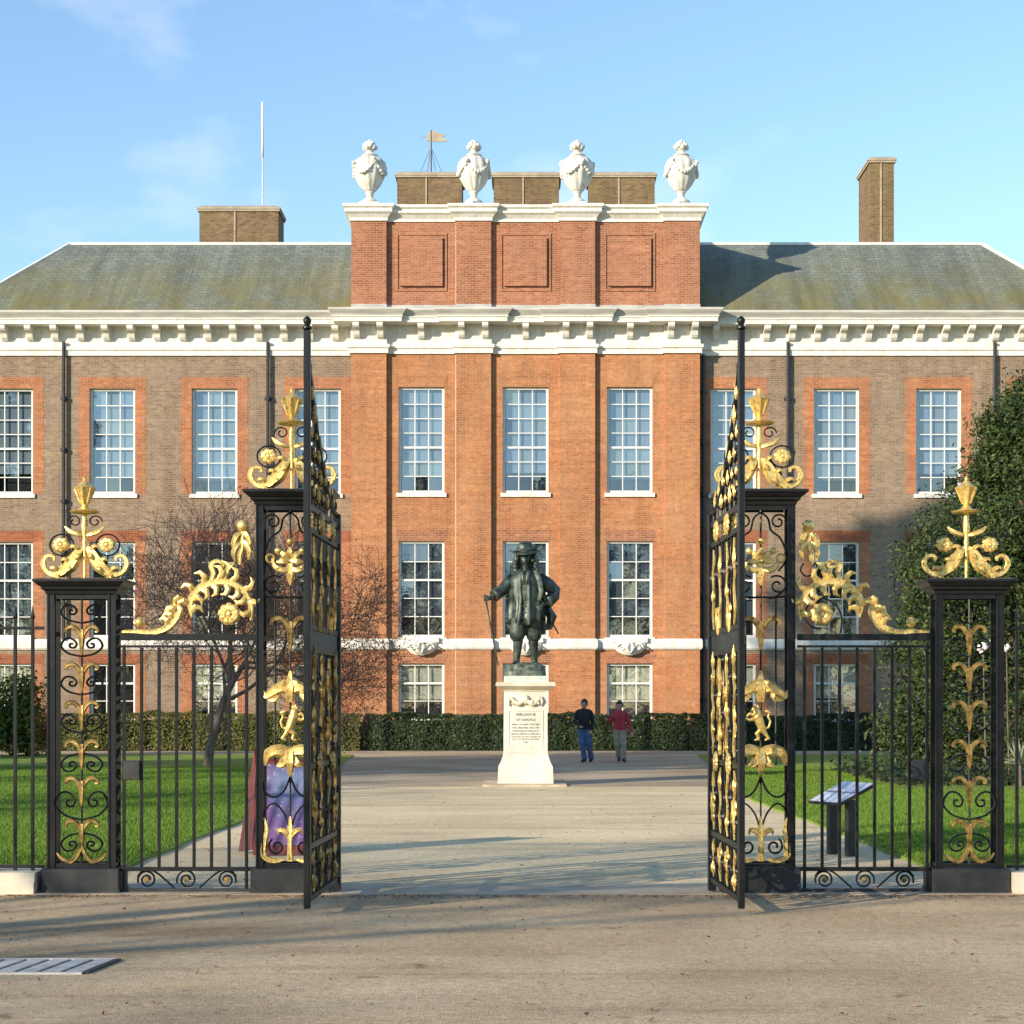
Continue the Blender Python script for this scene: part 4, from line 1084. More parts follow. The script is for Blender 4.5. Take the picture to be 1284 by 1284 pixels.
# ================================================================ the open gate leaves
def gate_leaf():
    """leaf in local x (0 hinge .. W free end), z up; front face towards -y"""
    r = thing('gate_leaf', (0,0,0)); W = 1.66; Z = lambda v: v
    def zz(y): return EYE+(HY-y)/148.6
    MB().cbox(-.035,.035,-.035,.035,.02,zz(632),.006).build('hinge_stile', M['iron'], r)
    mb = MB().cbox(W-.04,W+.026,-.026,.026,.055,4.66,.008); mb.build('meeting_stile', M['iron'], r)
    mb = MB(); mb.lathe([(.025,4.66),(.040,4.67),(.040,4.685),(.02,4.70),(.033,4.725),(.033,4.745),(.010,4.77)], 10, (W-.008,0,0)); mb.build('knob', M['iron'], r, True, angle=50)
    for v in (.10, .52, 1.16, 2.10, 2.28, 3.06, 3.24):
        MB().box(.036, W-.051, -.018, .018, v, v+.045).build('rail', M['iron'], r)
    # plain iron lock rail plate
    MB().box(.04, W-.055, -.010, .010, 2.146, 2.279).build('lock_plate', M['iron_matt'], r)
    for nm, b0, b1, n in (('bar', .146, .519, 9), ('bar', .566, 1.159, 9), ('bar', 2.326, 3.059, 9)):
        bm_ = shared(MB().cbox(-.012,.012,-.012,.012,b0,b1,.003), 'bar', M['iron'], False)
        for i in range(n): link_mesh(nm, bm_, r, (.05+(W-.1)*(i+.5)/n, 0, 0))
    for i in range(5):
        bm_ = shared(MB().cbox(-.014,.014,-.014,.014,1.206,2.099,.003), 'bar', M['iron'], False)
        link_mesh('bar', bm_, r, (.05+(W-.1)*(i+.5)/5, 0, 0))
    k = 1/K
    def S(mb, nm, mat, sm=True): return mb.build(nm, mat, r, sm)
    # iron scroll panels with small gilt work on both faces; u along the leaf in px of the screen
    rd = random.Random(12); Wp = W/K; SHADE_GOLD = M['old_or_shaded_gold']  # duller gold: the left leaf's shade is put into its gilding colour
    lil = [shared(lily_mb(w_, h_), 'lily', SHADE_GOLD) for w_, h_ in ((14,22),(11,30),(17,18))]
    ros = shared(rosette_mb(10, 8), 'rosette', SHADE_GOLD); ros_b = shared(rosette_mb(14, 9), 'rosette', SHADE_GOLD)
    def both(name, me, u, v, sc=1, ry=0):
        for y, rz in ((-.022,0),(.022,pi)): at_(name, me, r, u, v, y, rz, ry, sc)
    def leaf_mesh(h, w):
        mb = MB()
        for s in (-1,1):
            leafy(mb, bez((0,-h*.5),(s*w*.9,-h*.2),(s*w,h*.1),(s*w*.35,h*.5)), [1.2,2.6,2.4,.7], 7, .8)
        leafy(mb, bez((0,-h*.4),(0,0,-.012),(0,h*.6)), [1.4,2.4,.7], 7, .8); return shared(mb, 'leaf_spray', SHADE_GOLD)
    lf = [leaf_mesh(20,8), leaf_mesh(28,7), leaf_mesh(14,10)]
    # foot panel
    for i in range(4):
        u = Wp*(.14+.24*i); at_('scroll', ME_SCROLL_SMALL, r, u, .33/K, 0); 
        if i in (1,2): both('lily', lil[0], u, .42/K, .9)
        else: both('leaf_spray', lf[2], u, .25/K, .9)
    # lower panel
    for i in range(4):
        u = Wp*(.14+.24*i); at_('scroll', ME_SCROLL_SMALL, r, u, (.72 if i % 2 else .90)/K, 0)
        both('leaf_spray', lf[i % 3], u, (1.02 if i % 2 else .70)/K, .75)
        if i in (0,3): both('lily', lil[1], u, .86/K, 1.0)
    for u in (.28,.72): both('rosette', ros_b, u*Wp, 1.165/K+3, .9)
    # tall middle panel: slender gilt strands with small leaves between iron scrolls
    for i in range(4):
        u = Wp*(.13+.245*i)
        mb = MB()
        for y in (-.020,.020):
            P_ = bez(*[(u+5*sin(j*1.7+i), (1.25+.082*j)/K, y) for j in range(11)], n=40); mb.tube(P_, rad(len(P_), [1.1,1.9,1.3,1.9,1.2]), 6, 1, 1.2, up=(0,1,0))
        mb.build('strand', SHADE_GOLD, r, True)
        for j in range(6):
            v = (1.30+.15*j)/K
            if (i+j) % 3 == 0: at_('scroll', ME_SCROLL_SMALL, r, u, v, 0, sc=.8)
            else: both('leaf_spray', lf[(i+2*j) % 3], u+rd.uniform(-4,4), v+rd.uniform(-4,4), rd.uniform(.45,.85))
        if i in (1,2): both('rosette', ros, u, (1.62+.08*i)/K, .8)
    for z0, z1 in ((.17,.50),(.58,1.14),(2.33,3.03)):
        for i in range(4):
            u = Wp*(.14+.24*i); mb = MB()
            for y in (-.018,.018):
                P_ = bez(*[(u+4*sin(j*1.9+i+z0), (z0+(z1-z0)*j/7)/K, y) for j in range(8)], n=28); mb.tube(P_, rad(len(P_), [.8,1.5,1.0,1.6,.8]), 6, 1, 1.2, up=(0,1,0))
            mb.build('strand', SHADE_GOLD, r, True)
    # husks hanging over the lock rail
    for i in (1,3):
        both('lily', lil[1], Wp*(.12+.19*i), 2.47/K, 1.0)
    for i in range(4):
        u = Wp*(.14+.24*i); at_('scroll', ME_SCROLL, r, u, 2.80/K, 0, sc=.85); both('leaf_spray', lf[i % 2], u, (2.62+.24*(i % 2))/K, .72)
    for u in (.30,.66): both('rosette', ros_b, u*Wp, 3.17/K, .95)
    # sweeping overthrow, rising to the meeting stile
    xs = np.linspace(0, W, 15); top = 3.36+1.12*(xs/W)**2.1
    rail = MB(); rail.tube([(x,0,z) for x,z in zip(xs,top)], .024, 6); rail.build('swept_rail', M['iron'], r, True)
    for i in range(1, 14):
        if i % 2: MB().tube([(xs[i],0,3.28),(xs[i],0,top[i])], .010, 5).build('bar', M['iron'], r)
        z = 3.40; j = 0
        while z < top[i]-.05:
            if (i+j) % 2: at_('scroll', ME_SCROLL_SMALL, r, xs[i]/K, z/K, 0, sc=.62)
            else: both('leaf_spray', lf[(i+j) % 3], xs[i]/K, z/K, rd.uniform(.45,.75))
            z += .155; j += 1
        if i % 2 == 0:
            at_('leaf_spray', lf[1], r, xs[i]/K, top[i]/K+12, 0, sc=.8)
        else:
            o = MB(); strap(o, spiral(xs[i]/K, (top[i]+.06)/K, 8, 2.5, -90, 330, 22), 1.1, 2.0); o.build('scroll', M['iron'], r)
    return r
gl = gate_leaf(); gl2 = copy_tree(gl)
for o in gl2.children:                     # brighter gold: the light on this leaf is put into its gilding colour
    if o.data.materials[0] == M['old_or_shaded_gold']: o.material_slots[0].link = 'OBJECT'; o.material_slots[0].material = M['gold']
gl.location = ((422-CX)*K, GY+.02, 0); gl.rotation_euler = (0,0,radians(-92.0)); set_props(gl, 'open iron gate leaf with gilt scrollwork, seen edge on beside the purple poster board', 'gate', 'open gate leaves')
gl2.scale = (1,-1,1); gl2.location = ((893-CX)*K, GY+.02, 0); gl2.rotation_euler = (0,0,radians(-88.0)); set_props(gl2, 'open iron gate leaf with gilt scrollwork, seen edge on, nearer the information lectern', 'gate', 'open gate leaves')
# ================================================================ THE STATUE
DS = 35.5; S = DS/FPX                       # metres per photo pixel at the statue
ped = thing('pedestal', (0, DS, 0), 'pale stone pedestal with carved inscription under the bronze statue', 'pedestal')
def sq(h, z, yc=None):
    yc = DS+.53 if yc is None else yc
    return [(-h,yc-h,z),(h,yc-h,z),(h,yc+h,z),(-h,yc+h,z)]
p = lambda px: px*S
MB().box(-.86, .82, DS-.45, DS+1.7, .0, .045).build('step', bpy.data.materials['sill_stone'], ped)
B0 = .046
MB().loft([sq(p(35),B0), sq(p(34.2),B0+.34), sq(p(31.5),B0+.42), sq(p(28.5),B0+.56), sq(p(28.2),B0+.62)]).build('base', M['plinth_stone'], ped)
ZS0, ZS1 = B0+.622, PZ(867, DS)
MB().loft([sq(p(27.8),ZS0), sq(p(27.4),ZS1)]).build('shaft', M['plinth_stone'], ped)
mb = MB(); f0 = DS+.53-p(27.6)
for a0, a1, b0, b1 in ((-p(22),p(22),ZS0+.10,ZS0+.125),(-p(22),p(22),ZS1-.40,ZS1-.375),(-p(22),-p(20.6),ZS0+.125,ZS1-.40),(p(20.6),p(22),ZS0+.125,ZS1-.40)):
    mb.box(a0, a1, f0-.010, f0+.02, b0, b1)
mb.build('panel_frame', M['plinth_stone'], ped)
MB().loft([sq(p(28),ZS1), sq(p(29),ZS1+.03), sq(p(31),ZS1+.045), sq(p(36.5),ZS1+.10), sq(p(37.5),ZS1+.11), sq(p(37.5),ZS1+.165), sq(p(36),ZS1+.19)]).build('cornice', M['stone'], ped)
ZT = ZS1+.191
MB().loft([sq(p(27.5),ZT), sq(p(27.0),ZT+.125)]).build('top_slab', M['verdigris_stone'], ped)
# carved swag at the head of the shaft
mb = MB(); zc = ZS1-.20
for s in (-1, 1):
    mb.tube([(s*t*.30, f0-.03, zc+.05-.13*sin(pi*min(1,t*.98))*.9+.04*t) for t in np.linspace(.02,1,12)], [.028+.025*sin(pi*t) for t in np.linspace(.02,1,12)], 8)
    for k in range(6): mb.ball((s*(.06+.04*k), f0-.045, zc-.02+.02*sin(k*2.2)), .030, 7, 5)
    mb.tube([(s*.31,f0-.02,zc+.09),(s*.34,f0-.03,zc+.0),(s*.32,f0-.02,zc-.10)], [.03,.035,.01], 7)
mb.ball((0,f0-.02,zc+.03), .085, 10, 6, (1,.6,1.2)); mb.ball((.13,f0-.05,zc-.02), .05, 8, 5)
mb.build('swag', M['stone'], ped, True)
M['letter'] = simple('letter', (.16,.16,.13), (.26,.25,.21), 8, .8)
def text(body, size, loc, m, parent, name='lettering', ext=.002, rot=(pi/2,0,0)):
    cu = bpy.data.curves.new(name, 'FONT'); cu.body = body; cu.size = size; cu.align_x = 'CENTER'; cu.align_y = 'CENTER'; cu.extrude = ext; cu.resolution_u = 2
    t = bpy.data.objects.new(name, cu); col.objects.link(t)
    dg = bpy.context.evaluated_depsgraph_get(); dg.update(); me = bpy.data.meshes.new_from_object(t.evaluated_get(dg))
    bpy.data.objects.remove(t); bpy.data.curves.remove(cu)
    me.name = name; me.materials.clear(); me.materials.append(m)
    o = link_mesh(name, me, parent, Vector(loc)-(world_loc(parent) if parent else Vector((0,0,0)))); o.rotation_euler = rot; return o
zt = ZS1-.47
for s, sz in (('WILLIAM III',.080),('OF ORANGE',.072),('KING OF GREAT BRITAIN',.050),('AND IRELAND 1689-1702',.050),('PRESENTED BY WILLIAM II',.046),('GERMAN EMPEROR AND KING',.044),('OF PRUSSIA TO KING EDWARD VII',.038),('FOR THE BRITISH NATION',.046),('1907',.06)):
    text(s, sz, (0, f0-.004, zt), M['letter'], ped, ext=.003); zt -= sz*1.32

ZB = ZT+.126
st = thing('statue', (0, DS+.53, ZB), 'dark bronze statue of a man in plumed hat and long coat leaning on a cane', 'statue')
mb = MB()
n = 28
def base_ring(h, z, j=.02): return [((abs(cos(t))**.5)*np.sign(cos(t))*(h+random.uniform(-j,j)), DS+.53+(abs(sin(t))**.5)*np.sign(sin(t))*(h+random.uniform(-j,j)), z+random.uniform(-.01,.01)) for t in np.linspace(0,2*pi,n,endpoint=False)]
mb.loft([base_ring(.43,ZB+.0,.003), base_ring(.42,ZB+.10,.006), base_ring(.40,ZB+.13), base_ring(.37,ZB+.22), base_ring(.20,ZB+.27), base_ring(.06,ZB+.28)])
mb.build('base', M['bronze_base'], st, False)
def V(u, v, y=0.0): return (u*S, DS+.53+y, PZ(835, DS)+v*S)       # u right, v up from the soles, in photo px
def cap(mb, a, b, ra, rb, n=10): mb.capsule(V(*a), V(*b), ra*S, rb*S, n)
# --- body: legs, torso, arms with five fingers each, head with face
mb = MB()
for s, hx, kx, ax, ty in ((-1,-6.5,-9,-11.5,-.03),(1,7.5,9.5,11.5,.05)):
    cap(mb, (hx,62,0), (kx,33,ty-.03), 8.5, 5.6); cap(mb, (kx,33,ty-.03), (ax,5,ty+.02), 5.4, 3.4)
    cap(mb, (kx,24,ty+.03), (ax,14,ty+.04), 4.8, 3.6)                                        # calf
    cap(mb, (ax,3.0,ty+.02), (ax+s*3.5,2.0,ty-.17), 3.4, 2.6)
cap(mb, (0,62,0), (0,82,.0), 14, 12); cap(mb, (0,82,0), (1,108,-.01), 12.5, 15); cap(mb, (-10,112,0), (12,112,0), 8, 8)
cap(mb, (1,112,0), (0,128,-.03), 6, 5)
cap(mb, (-17,110,0), (-30,95,-.05), 6.6, 5.2); cap(mb, (-30,95,-.05), (-43,87,-.20), 5.0, 3.2)           # cane arm
cap(mb, (19,110,0), (38,95,.10), 6.8, 5.4); cap(mb, (38,95,.10), (26,80,-.12), 5.2, 3.6)                 # arm akimbo
# cane hand
cap(mb, (-44,86.5,-.21), (-48,85,-.25), 3.0, 2.7)
for k in range(4):
    y = -.27+.028*k; r_ = 1.15-.06*abs(k-1.3)
    cap(mb, (-47,86.5,y), (-51.0,87.0-.4*k,y-.01), r_, r_, 7); cap(mb, (-51.0,87.0-.4*k,y-.01), (-52.2,84.0-.3*k,y), r_, r_*.9, 7); cap(mb, (-52.2,84.0-.3*k,y), (-50.2,82.6,y+.005), r_*.9, r_*.75, 7)
cap(mb, (-45,87.5,-.26), (-48.5,88.6,-.29), 1.3, 1.0, 7); cap(mb, (-48.5,88.6,-.29), (-50.5,87.0,-.30), 1.0, .8, 7)
# hip hand
cap(mb, (25,79.5,-.13), (20,76,-.21), 3.0, 2.6)
for k in range(4):
    cap(mb, (21,77.5-1.7*k,-.22), (16.2+.5*k,76.0-1.7*k,-.245), 1.15, 1.05, 7); cap(mb, (16.2+.5*k,76.0-1.7*k,-.245), (13.2+.9*k,74.0-1.6*k,-.22), 1.05, .8, 7)
cap(mb, (22.5,80.5,-.19), (19.5,83.5,-.22), 1.3, 1.0, 7)
# head: skull, jaw, nose, brow, lips, ears
cap(mb, (0,139,.0), (0,135,-.02), 8.2, 7.2, 14); cap(mb, (0,131,-.05), (0,129.5,-.065), 4.8, 3.8, 12)
cap(mb, (0,138.5,-.128), (0,134.6,-.165), 1.0, 1.7, 8)
for s in (-1, 1):
    cap(mb, (s*1.2,140.2,-.125), (s*4.6,140.0,-.10), 1.0, .8, 7); cap(mb, (s*3.0,138.3,-.120), (s*3.1,138.3,-.121), 1.1, 1.1, 7); cap(mb, (s*3.4,134.6,-.10), (s*3.6,133.6,-.09), 1.8, 1.5, 7)
    cap(mb, (s*7.9,137.5,.0), (s*8.0,134.5,-.005), 1.5, 1.2, 7)
cap(mb, (-1.8,132.3,-.130), (1.8,132.3,-.130), .75, .75, 7); cap(mb, (-1.4,130.9,-.128), (1.4,130.9,-.128), .7, .7, 7)
fused('body', mb, M['bronze'], st, .013, 3)
# --- long curled wig
mb = MB(); rr = random.Random(5)
for s in (-1, 1):
    for k in range(26):
        t = k/25; u = s*(7.0+6.5*sin(pi*min(t*.75+.15,1))+rr.uniform(-1.2,1.2)); v = 143-33*t+rr.uniform(-1,1)
        cap(mb, (u, v, rr.uniform(-.07,.10)), (u+s*rr.uniform(-1,2), v-4, rr.uniform(-.10,.08)), rr.uniform(3.0,4.4), rr.uniform(2.6,3.6), 8)
for k in range(14): cap(mb, (rr.uniform(-7,7), 136-k*1.6, .07), (rr.uniform(-9,9), 132-k*1.6, .09), 4.2, 4.0, 8)
for k in range(16): cap(mb, (rr.uniform(-8,8), 142-k*1.8, .13), (rr.uniform(-8,8), 138-k*1.8, .14), 3.4, 3.0, 8)
fused('wig', mb, M['bronze'], st, .014, 1)
# --- hat with upturned brim and plume
mb = MB(); C0 = V(0,145,-.01); tilt = Matrix.Rotation(radians(-7), 4, 'Y') @ Matrix.Rotation(radians(8), 4, 'X')
vs = []; nn = 32
prof = [(0,13.5),(5.5,13.3),(9.0,11.8),(10.4,8),(10.8,3),(12.5,1.2),(18.6,.4),(19.8,.9),(19.8,-.6),(12,-1.6),(8,-1.8),(0,-1.8)]
rings = []
for (q_, z) in prof:
    ring = []
    for t in np.linspace(0, 2*pi, nn, endpoint=False):
        up = 4.6*max(0,-cos(t))**2*(q_ > 14) - 1.2*(q_ > 14)*max(0,sin(-t))
        pnt = Vector((max(q_,.05)*S*cos(t)*1.0, max(q_,.05)*S*sin(t)*.95, (z+up)*S)); pnt = tilt @ pnt
        ring.append((C0[0]+pnt.x, C0[1]+pnt.y, C0[2]+pnt.z))
    rings.append(ring)
h = MB().loft(rings).build('hat', M['bronze'], st, True, angle=50)
mb = MB()
for k in range(16):
    t = k/15; a = radians(200+170*t)
    cap(mb, (13*cos(a), 147.5+4*cos(a)*.3+rr.uniform(-.6,1), .15*sin(a)-.01), (13*cos(a+.35), 148.5+4*cos(a)*.3+rr.uniform(0,1.5), .15*sin(a+.35)), 2.4, 1.8, 7)
fused('plume', mb, M['bronze'], st, .012, 1)
# --- coat: flared skirts with folds, open fronts, lapels
def ring(cu, cv, ru, ry, ph, fold, nfold, lift=None, m=64):
    out = []
    for t in np.linspace(0, 2*pi, m, endpoint=False):
        f = 1+fold*sin(nfold*t+ph)+fold*.5*sin((nfold*2+1)*t+ph*2.3)
        v = cv+(lift(t) if lift else 0)
        out.append(V(cu+ru*f*cos(t), v, ry*f*sin(t)))
    return out
mb = MB()
flare = lambda k: (lambda t: k*(5*max(0,cos(t-.15))**3-2.5*max(0,-sin(t))**2+1.5*sin(5*t)))
mb.loft([ring(0,124,9,.17,0,.01,5), ring(0,118,18,.22,.2,.01,6), ring(1,111,23,.27,.4,.02,7), ring(1,100,23.5,.29,.6,.035,8), ring(.5,88,23,.29,.8,.04,8),
         ring(.5,80,22.0,.28,1,.055,9), ring(.5,70,22.8,.30,1.3,.07,9,flare(.4)), ring(.5,62,23.2,.32,1.6,.085,9,flare(.6)), ring(.5,55,22.5,.32,1.9,.10,9,flare(.9)), ring(.5,55.6,20.5,.30,1.9,.10,9,flare(.9)), ring(1,64,17,.24,1.9,.05,9)], True)
mb.build('coat', M['bronze'], st, True)
# sleeves with deep cuffs
for nm, A in (('sleeve',[(-15,112,0,8.6),(-22,105,-.02,8.6),(-30,96.5,-.05,7.8),(-36,92,-.12,7.6),(-39.5,89.3,-.165,8.2),(-40,89,-.17,6.5)]),
              ('sleeve',[(16,113,0,8.8),(27,105,.05,8.8),(37.5,96,.10,8.2),(36,90,.05,7.6),(30,84,-.06,7.8),(27.6,81.5,-.11,8.4),(27.3,81.2,-.115,6.5)])):
    P = [V(a[0],a[1],a[2]) for a in A]
    MB().tube(P, [a[3]*S*(1+rr.uniform(-.05,.05)) for a in A], 14).build(nm, M['bronze'], st, True)
# coat tail swinging out at the right, cravat, baldric, front edge, waistcoat buttons
MB().loft([[V(22,86,-.02),V(26,86,.06),V(24,86,.16),V(18,86,.10)],[V(29,74,-.06),V(34,73,.05),V(30,72,.20),V(24,74,.12)],[V(34,62,-.07),V(40,64,.05),V(35,60,.22),V(27,61,.12)],[V(31,47,-.05),V(34,48,.05),V(31,47,.20),V(25,46,.12)]]).build('coat_tail', M['bronze'], st, False)
mb = MB()
for s in (-1,1): mb.tube([V(s*2,124,-.17),V(s*4,118,-.225),V(s*2.2,110,-.265),V(s*3.0,103,-.285)], [1.8*S,3*S,3*S,2*S], 8, 1, .6)
mb.ball(V(0,122,-.19), 3.4*S, 9, 6); mb.build('cravat', M['bronze'], st, True)
mb = MB(); mb.tube([V(12,121,-.14),V(16,113,-.225),V(19,103,-.26),V(20,93,-.265),V(17,83,-.27)], [2.6*S,3.6*S,3.6*S,3.2*S,2.4*S], 8, 1, .45); mb.build('sash', M['bronze_base'], st, True)
mb = MB()
mb.tube([V(3.5,112,-.265),V(4.0,98,-.30),V(4,84,-.295),V(4,70,-.335),V(4.2,60,-.355),V(4.5,52,-.355)], [1.5*S,2.0*S,1.8*S,2.2*S,2.6*S,2.0*S], 7, 1, .6)
mb.tube([V(-5,113,-.25),V(-7,100,-.285),V(-6,86,-.285),V(-7,70,-.325),V(-8.5,60,-.35),V(-9.5,52,-.35)], [1.2*S,1.8*S,1.6*S,2.0*S,2.4*S,1.6*S], 7, 1, .6)
mb.build('coat_edge', M['bronze_base'], st, True)
for k in range(7): MB().ball(V(-1.0-.1*k, 108-8*k, -.275-.002*k*(k-1)), 1.1*S, 8, 5).build('button', M['bronze_base'], st, True)
# breeches and boots
mb = MB()
for s, hx, kx, ty in ((-1,-8,-10.5,-.03),(1,9,10.5,.05)):
    cap(mb, (hx,58,ty*.5-.06), (kx,41,ty-.06), 12.5, 10.5, 14); cap(mb, (kx,38,ty-.02), (kx,34.5,ty-.02), 7.8, 6.6, 14)
fused('breeches', mb, M['bronze'], st, .016, 3)
for s, kx, ax, ty in ((-1,-9.2,-11.5,-.03),(1,9.8,11.5,.05)):
    mb = MB()
    mb.tube([V(kx,34,ty-.03),V(kx+s*.6,28,ty-.01),V(ax-s*.6,17,ty+.02),V(ax,8,ty+.02),V(ax,4,ty+.02)], [6.6*S,6.3*S,5.2*S,4.2*S,4.4*S], 12)
    cap(mb, (ax,3.4,ty+.03), (ax+s*3.4,2.5,ty-.16), 4.0, 3.2); cap(mb, (ax,2,ty+.05), (ax,1,ty+.06), 3.2, 3.0); cap(mb, (ax+s*3,2.2,ty-.15), (ax+s*4.3,1.8,ty-.215), 3.0, 2.2)
    fused('boot', mb, M['bronze'], st, .014, 2)
mb = MB(); mb.tube([V(-50.5,86,-.27),V(-45,55,-.30),V(-38,19,-.33),V(-34.5,1,-.345)], [1.3*S,1.15*S,1.0*S,.9*S], 8); mb.ball(V(-51,88.4,-.27), 2.3*S, 9, 6)
mb.build('cane', M['bronze'], st, True)
MB().tube([V(24,76,.02),V(33,58,.10),V(42,42,.18)], [1.5*S,1.2*S,.9*S], 8).build('sword', M['bronze'], st, True)

# ================================================================ two visitors on the forecourt
def cloth(name, c): return simple(name, tuple(x*.75 for x in c), tuple(min(1,x*1.2) for x in c), 12, .85, 0, .004)
SKIN = simple('skin', (.36,.20,.14), (.46,.27,.19), 20, .55)
HAIR = simple('hair', (.010,.008,.007), (.025,.018,.014), 30, .5)
def person(x, y, rz, label, top, legs, shoes, P, long_top=False, bag=False):
    r = thing('person', (x, y, .008), label, 'person', None)
    def c(mb, a, b, ra, rb, n=12, sy=1.0): mb.capsule((x+a[0],y+a[1],a[2]+.008), (x+b[0],y+b[1],b[2]+.008), ra, rb, n, sy, (0,1,0))
    hips, sh, H = P['hips'], P['sh'], P['head']
    mb = MB()                                                   # body
    for s in ('L','R'):
        hip, kn, an, toe = P['hip'+s], P['kn'+s], P['an'+s], P['toe'+s]
        c(mb, hip, kn, .082, .055); c(mb, kn, an, .053, .036); c(mb, an, toe, .036, .028)
        so, el, wr = P['so'+s], P['el'+s], P['wr'+s]
        c(mb, so, el, .048, .037); c(mb, el, wr, .036, .025)
        w = Vector(wr); d = (w-Vector(el)).normalized(); side = Vector((1,0,0)) if abs(d.x) < .8 else Vector((0,0,1)); nrm = d.cross(side).normalized(); side = nrm.cross(d).normalized()
        palm = w+d*.085; c(mb, w+d*.02, palm, .027, .034)
        for k, (o_, l_) in enumerate(((-.030,.060),(-.010,.072),(.010,.068),(.029,.052))):
            b0 = palm+side*o_; b1 = b0+d*l_*.55+nrm*.008; b2 = b1+d*l_*.4+nrm*.024
            c(mb, b0, b1, .0105, .0098, 7); c(mb, b1, b2, .0098, .008, 7)
        t0 = w+d*.035-side*.03; t1 = t0+d*.035-side*.028+nrm*.012; c(mb, t0, t1, .013, .0105, 7); c(mb, t1, t1+d*.028+nrm*.006, .0105, .009, 7)
    c(mb, (hips[0]-.07,hips[1],hips[2]), (hips[0]+.07,hips[1],hips[2]), .105, .105); c(mb, hips, (sh[0],sh[1],sh[2]-.10), .125, .14, 14); c(mb, (sh[0]-.12,sh[1],sh[2]-.04), (sh[0]+.12,sh[1],sh[2]-.04), .06, .06)
    hd = Vector(H); f = Vector(P['face']).normalized(); lat = Vector((-f.y, f.x, 0)); z = Vector((0,0,1))
    c(mb, (sh[0],sh[1],sh[2]-.03), hd-z*.08, .058, .052)
    c(mb, hd+z*.03-f*.01, hd-z*.035+f*.01, .098, .078, 14); c(mb, hd-z*.075+f*.035, hd-z*.09+f*.048, .048, .038, 10)
    c(mb, hd+z*.005+f*.092, hd-z*.028+f*.112, .009, .015, 8)
    for s in (-1,1):
        c(mb, hd+z*.022+f*.082+lat*s*.015, hd+z*.02+f*.070+lat*s*.048, .011, .009, 7); c(mb, hd-z*.01+lat*s*.092, hd-z*.04+lat*s*.090, .016, .012, 7)
        c(mb, hd+z*.0+f*.083+lat*s*.031, hd+z*.001+f*.084+lat*s*.032, .011, .011, 7)
    c(mb, hd-z*.055+f*.084-lat*.02, hd-z*.055+f*.084+lat*.02, .008, .008, 7)
    fused('body', mb, SKIN, r, .0095, 2, .4)
    mb = MB()                                                   # hair
    c(mb, hd+z*.055-f*.015, hd+z*.0-f*.05, .100, .085, 14); c(mb, hd+z*.08+f*.02, hd+z*.08+f*.045, .07, .05, 12)
    for s in (-1,1): c(mb, hd+z*.05+lat*s*.07, hd-z*.02+lat*s*.078-f*.02, .042, .03, 10)
    fused('hair', mb, HAIR, r, .012, 1)
    mb = MB()                                                   # trousers
    for s in ('L','R'):
        hip, kn, an = P['hip'+s], P['kn'+s], P['an'+s]
        c(mb, hip, kn, .112, .084, 14); c(mb, kn, (Vector(kn)*.12+Vector(an)*.88), .080, .076, 14); c(mb, Vector(kn)*.4+Vector(an)*.6, Vector(kn)*.06+Vector(an)*.94, .078, .082, 14)
    c(mb, (hips[0]-.06,hips[1],hips[2]), (hips[0]+.06,hips[1],hips[2]), .128, .128, 14)
    fused('trousers', mb, legs, r, .013, 3)
    mb = MB()                                                   # jacket or jumper
    lo = hips[2]-(.06 if long_top else .0)
    c(mb, (hips[0]-.05,hips[1],lo+.05), (hips[0]+.05,hips[1],lo+.05), .140, .140, 14); c(mb, (hips[0],hips[1],lo+.10), (sh[0],sh[1],sh[2]-.12), .158, .168, 16); c(mb, (sh[0]-.13,sh[1],sh[2]-.045), (sh[0]+.13,sh[1],sh[2]-.045), .078, .078, 14)
    c(mb, (sh[0],sh[1],sh[2]-.03), (sh[0],sh[1],sh[2]+.02), .082, .072, 12)
    for s in ('L','R'):
        so, el, wr = P['so'+s], P['el'+s], P['wr'+s]
        c(mb, so, el, .072, .058, 12); c(mb, el, Vector(el)*.08+Vector(wr)*.92, .056, .047, 12)
    o = fused('jacket', mb, top, r, .013, 3)
    for s in ('L','R'):
        an, toe = Vector(P['an'+s]), Vector(P['toe'+s]); mb = MB()
        c(mb, an-z*.02, toe, .048, .042, 12); c(mb, an+z*.01, an-z*.03, .05, .05, 12); mb2 = mb
        fused('shoe', mb2, shoes, r, .010, 2)
    if bag:
        b = Vector(bag); MB().cbox(x+b.x-.10, x+b.x+.10, y+b.y-.05, y+b.y+.05, b.z-.14, b.z+.14, .03).build('bag', HAIR, r)
    return r
D1 = 49.2
x1 = PX(732.5, D1)
P1 = dict(hips=(0,0,.92), sh=(-.01,-.02,1.46), head=(.0,-.03,1.63), face=(-.5,-.85,0),
          hipL=(.085,0,.90), knL=(.13,-.10,.50), anL=(.20,.02,.10), toeL=(.17,-.15,.045),
          hipR=(-.085,0,.90), knR=(-.06,-.14,.50), anR=(.01,-.10,.09), toeR=(-.06,-.27,.04),
          soL=(.18,0,1.39), elL=(.25,.05,1.12), wrL=(.19,-.10,.90), soR=(-.19,-.02,1.39), elR=(-.27,-.06,1.13), wrR=(-.13,-.25,1.02))
person(x1, D1, 0, 'person in a black jacket and blue jeans walking by the pedestal', cloth('black_cloth',(.016,.016,.020)), cloth('denim',(.06,.10,.22)), cloth('dark_shoe',(.02,.02,.025)), P1)
x2 = PX(777, D1)
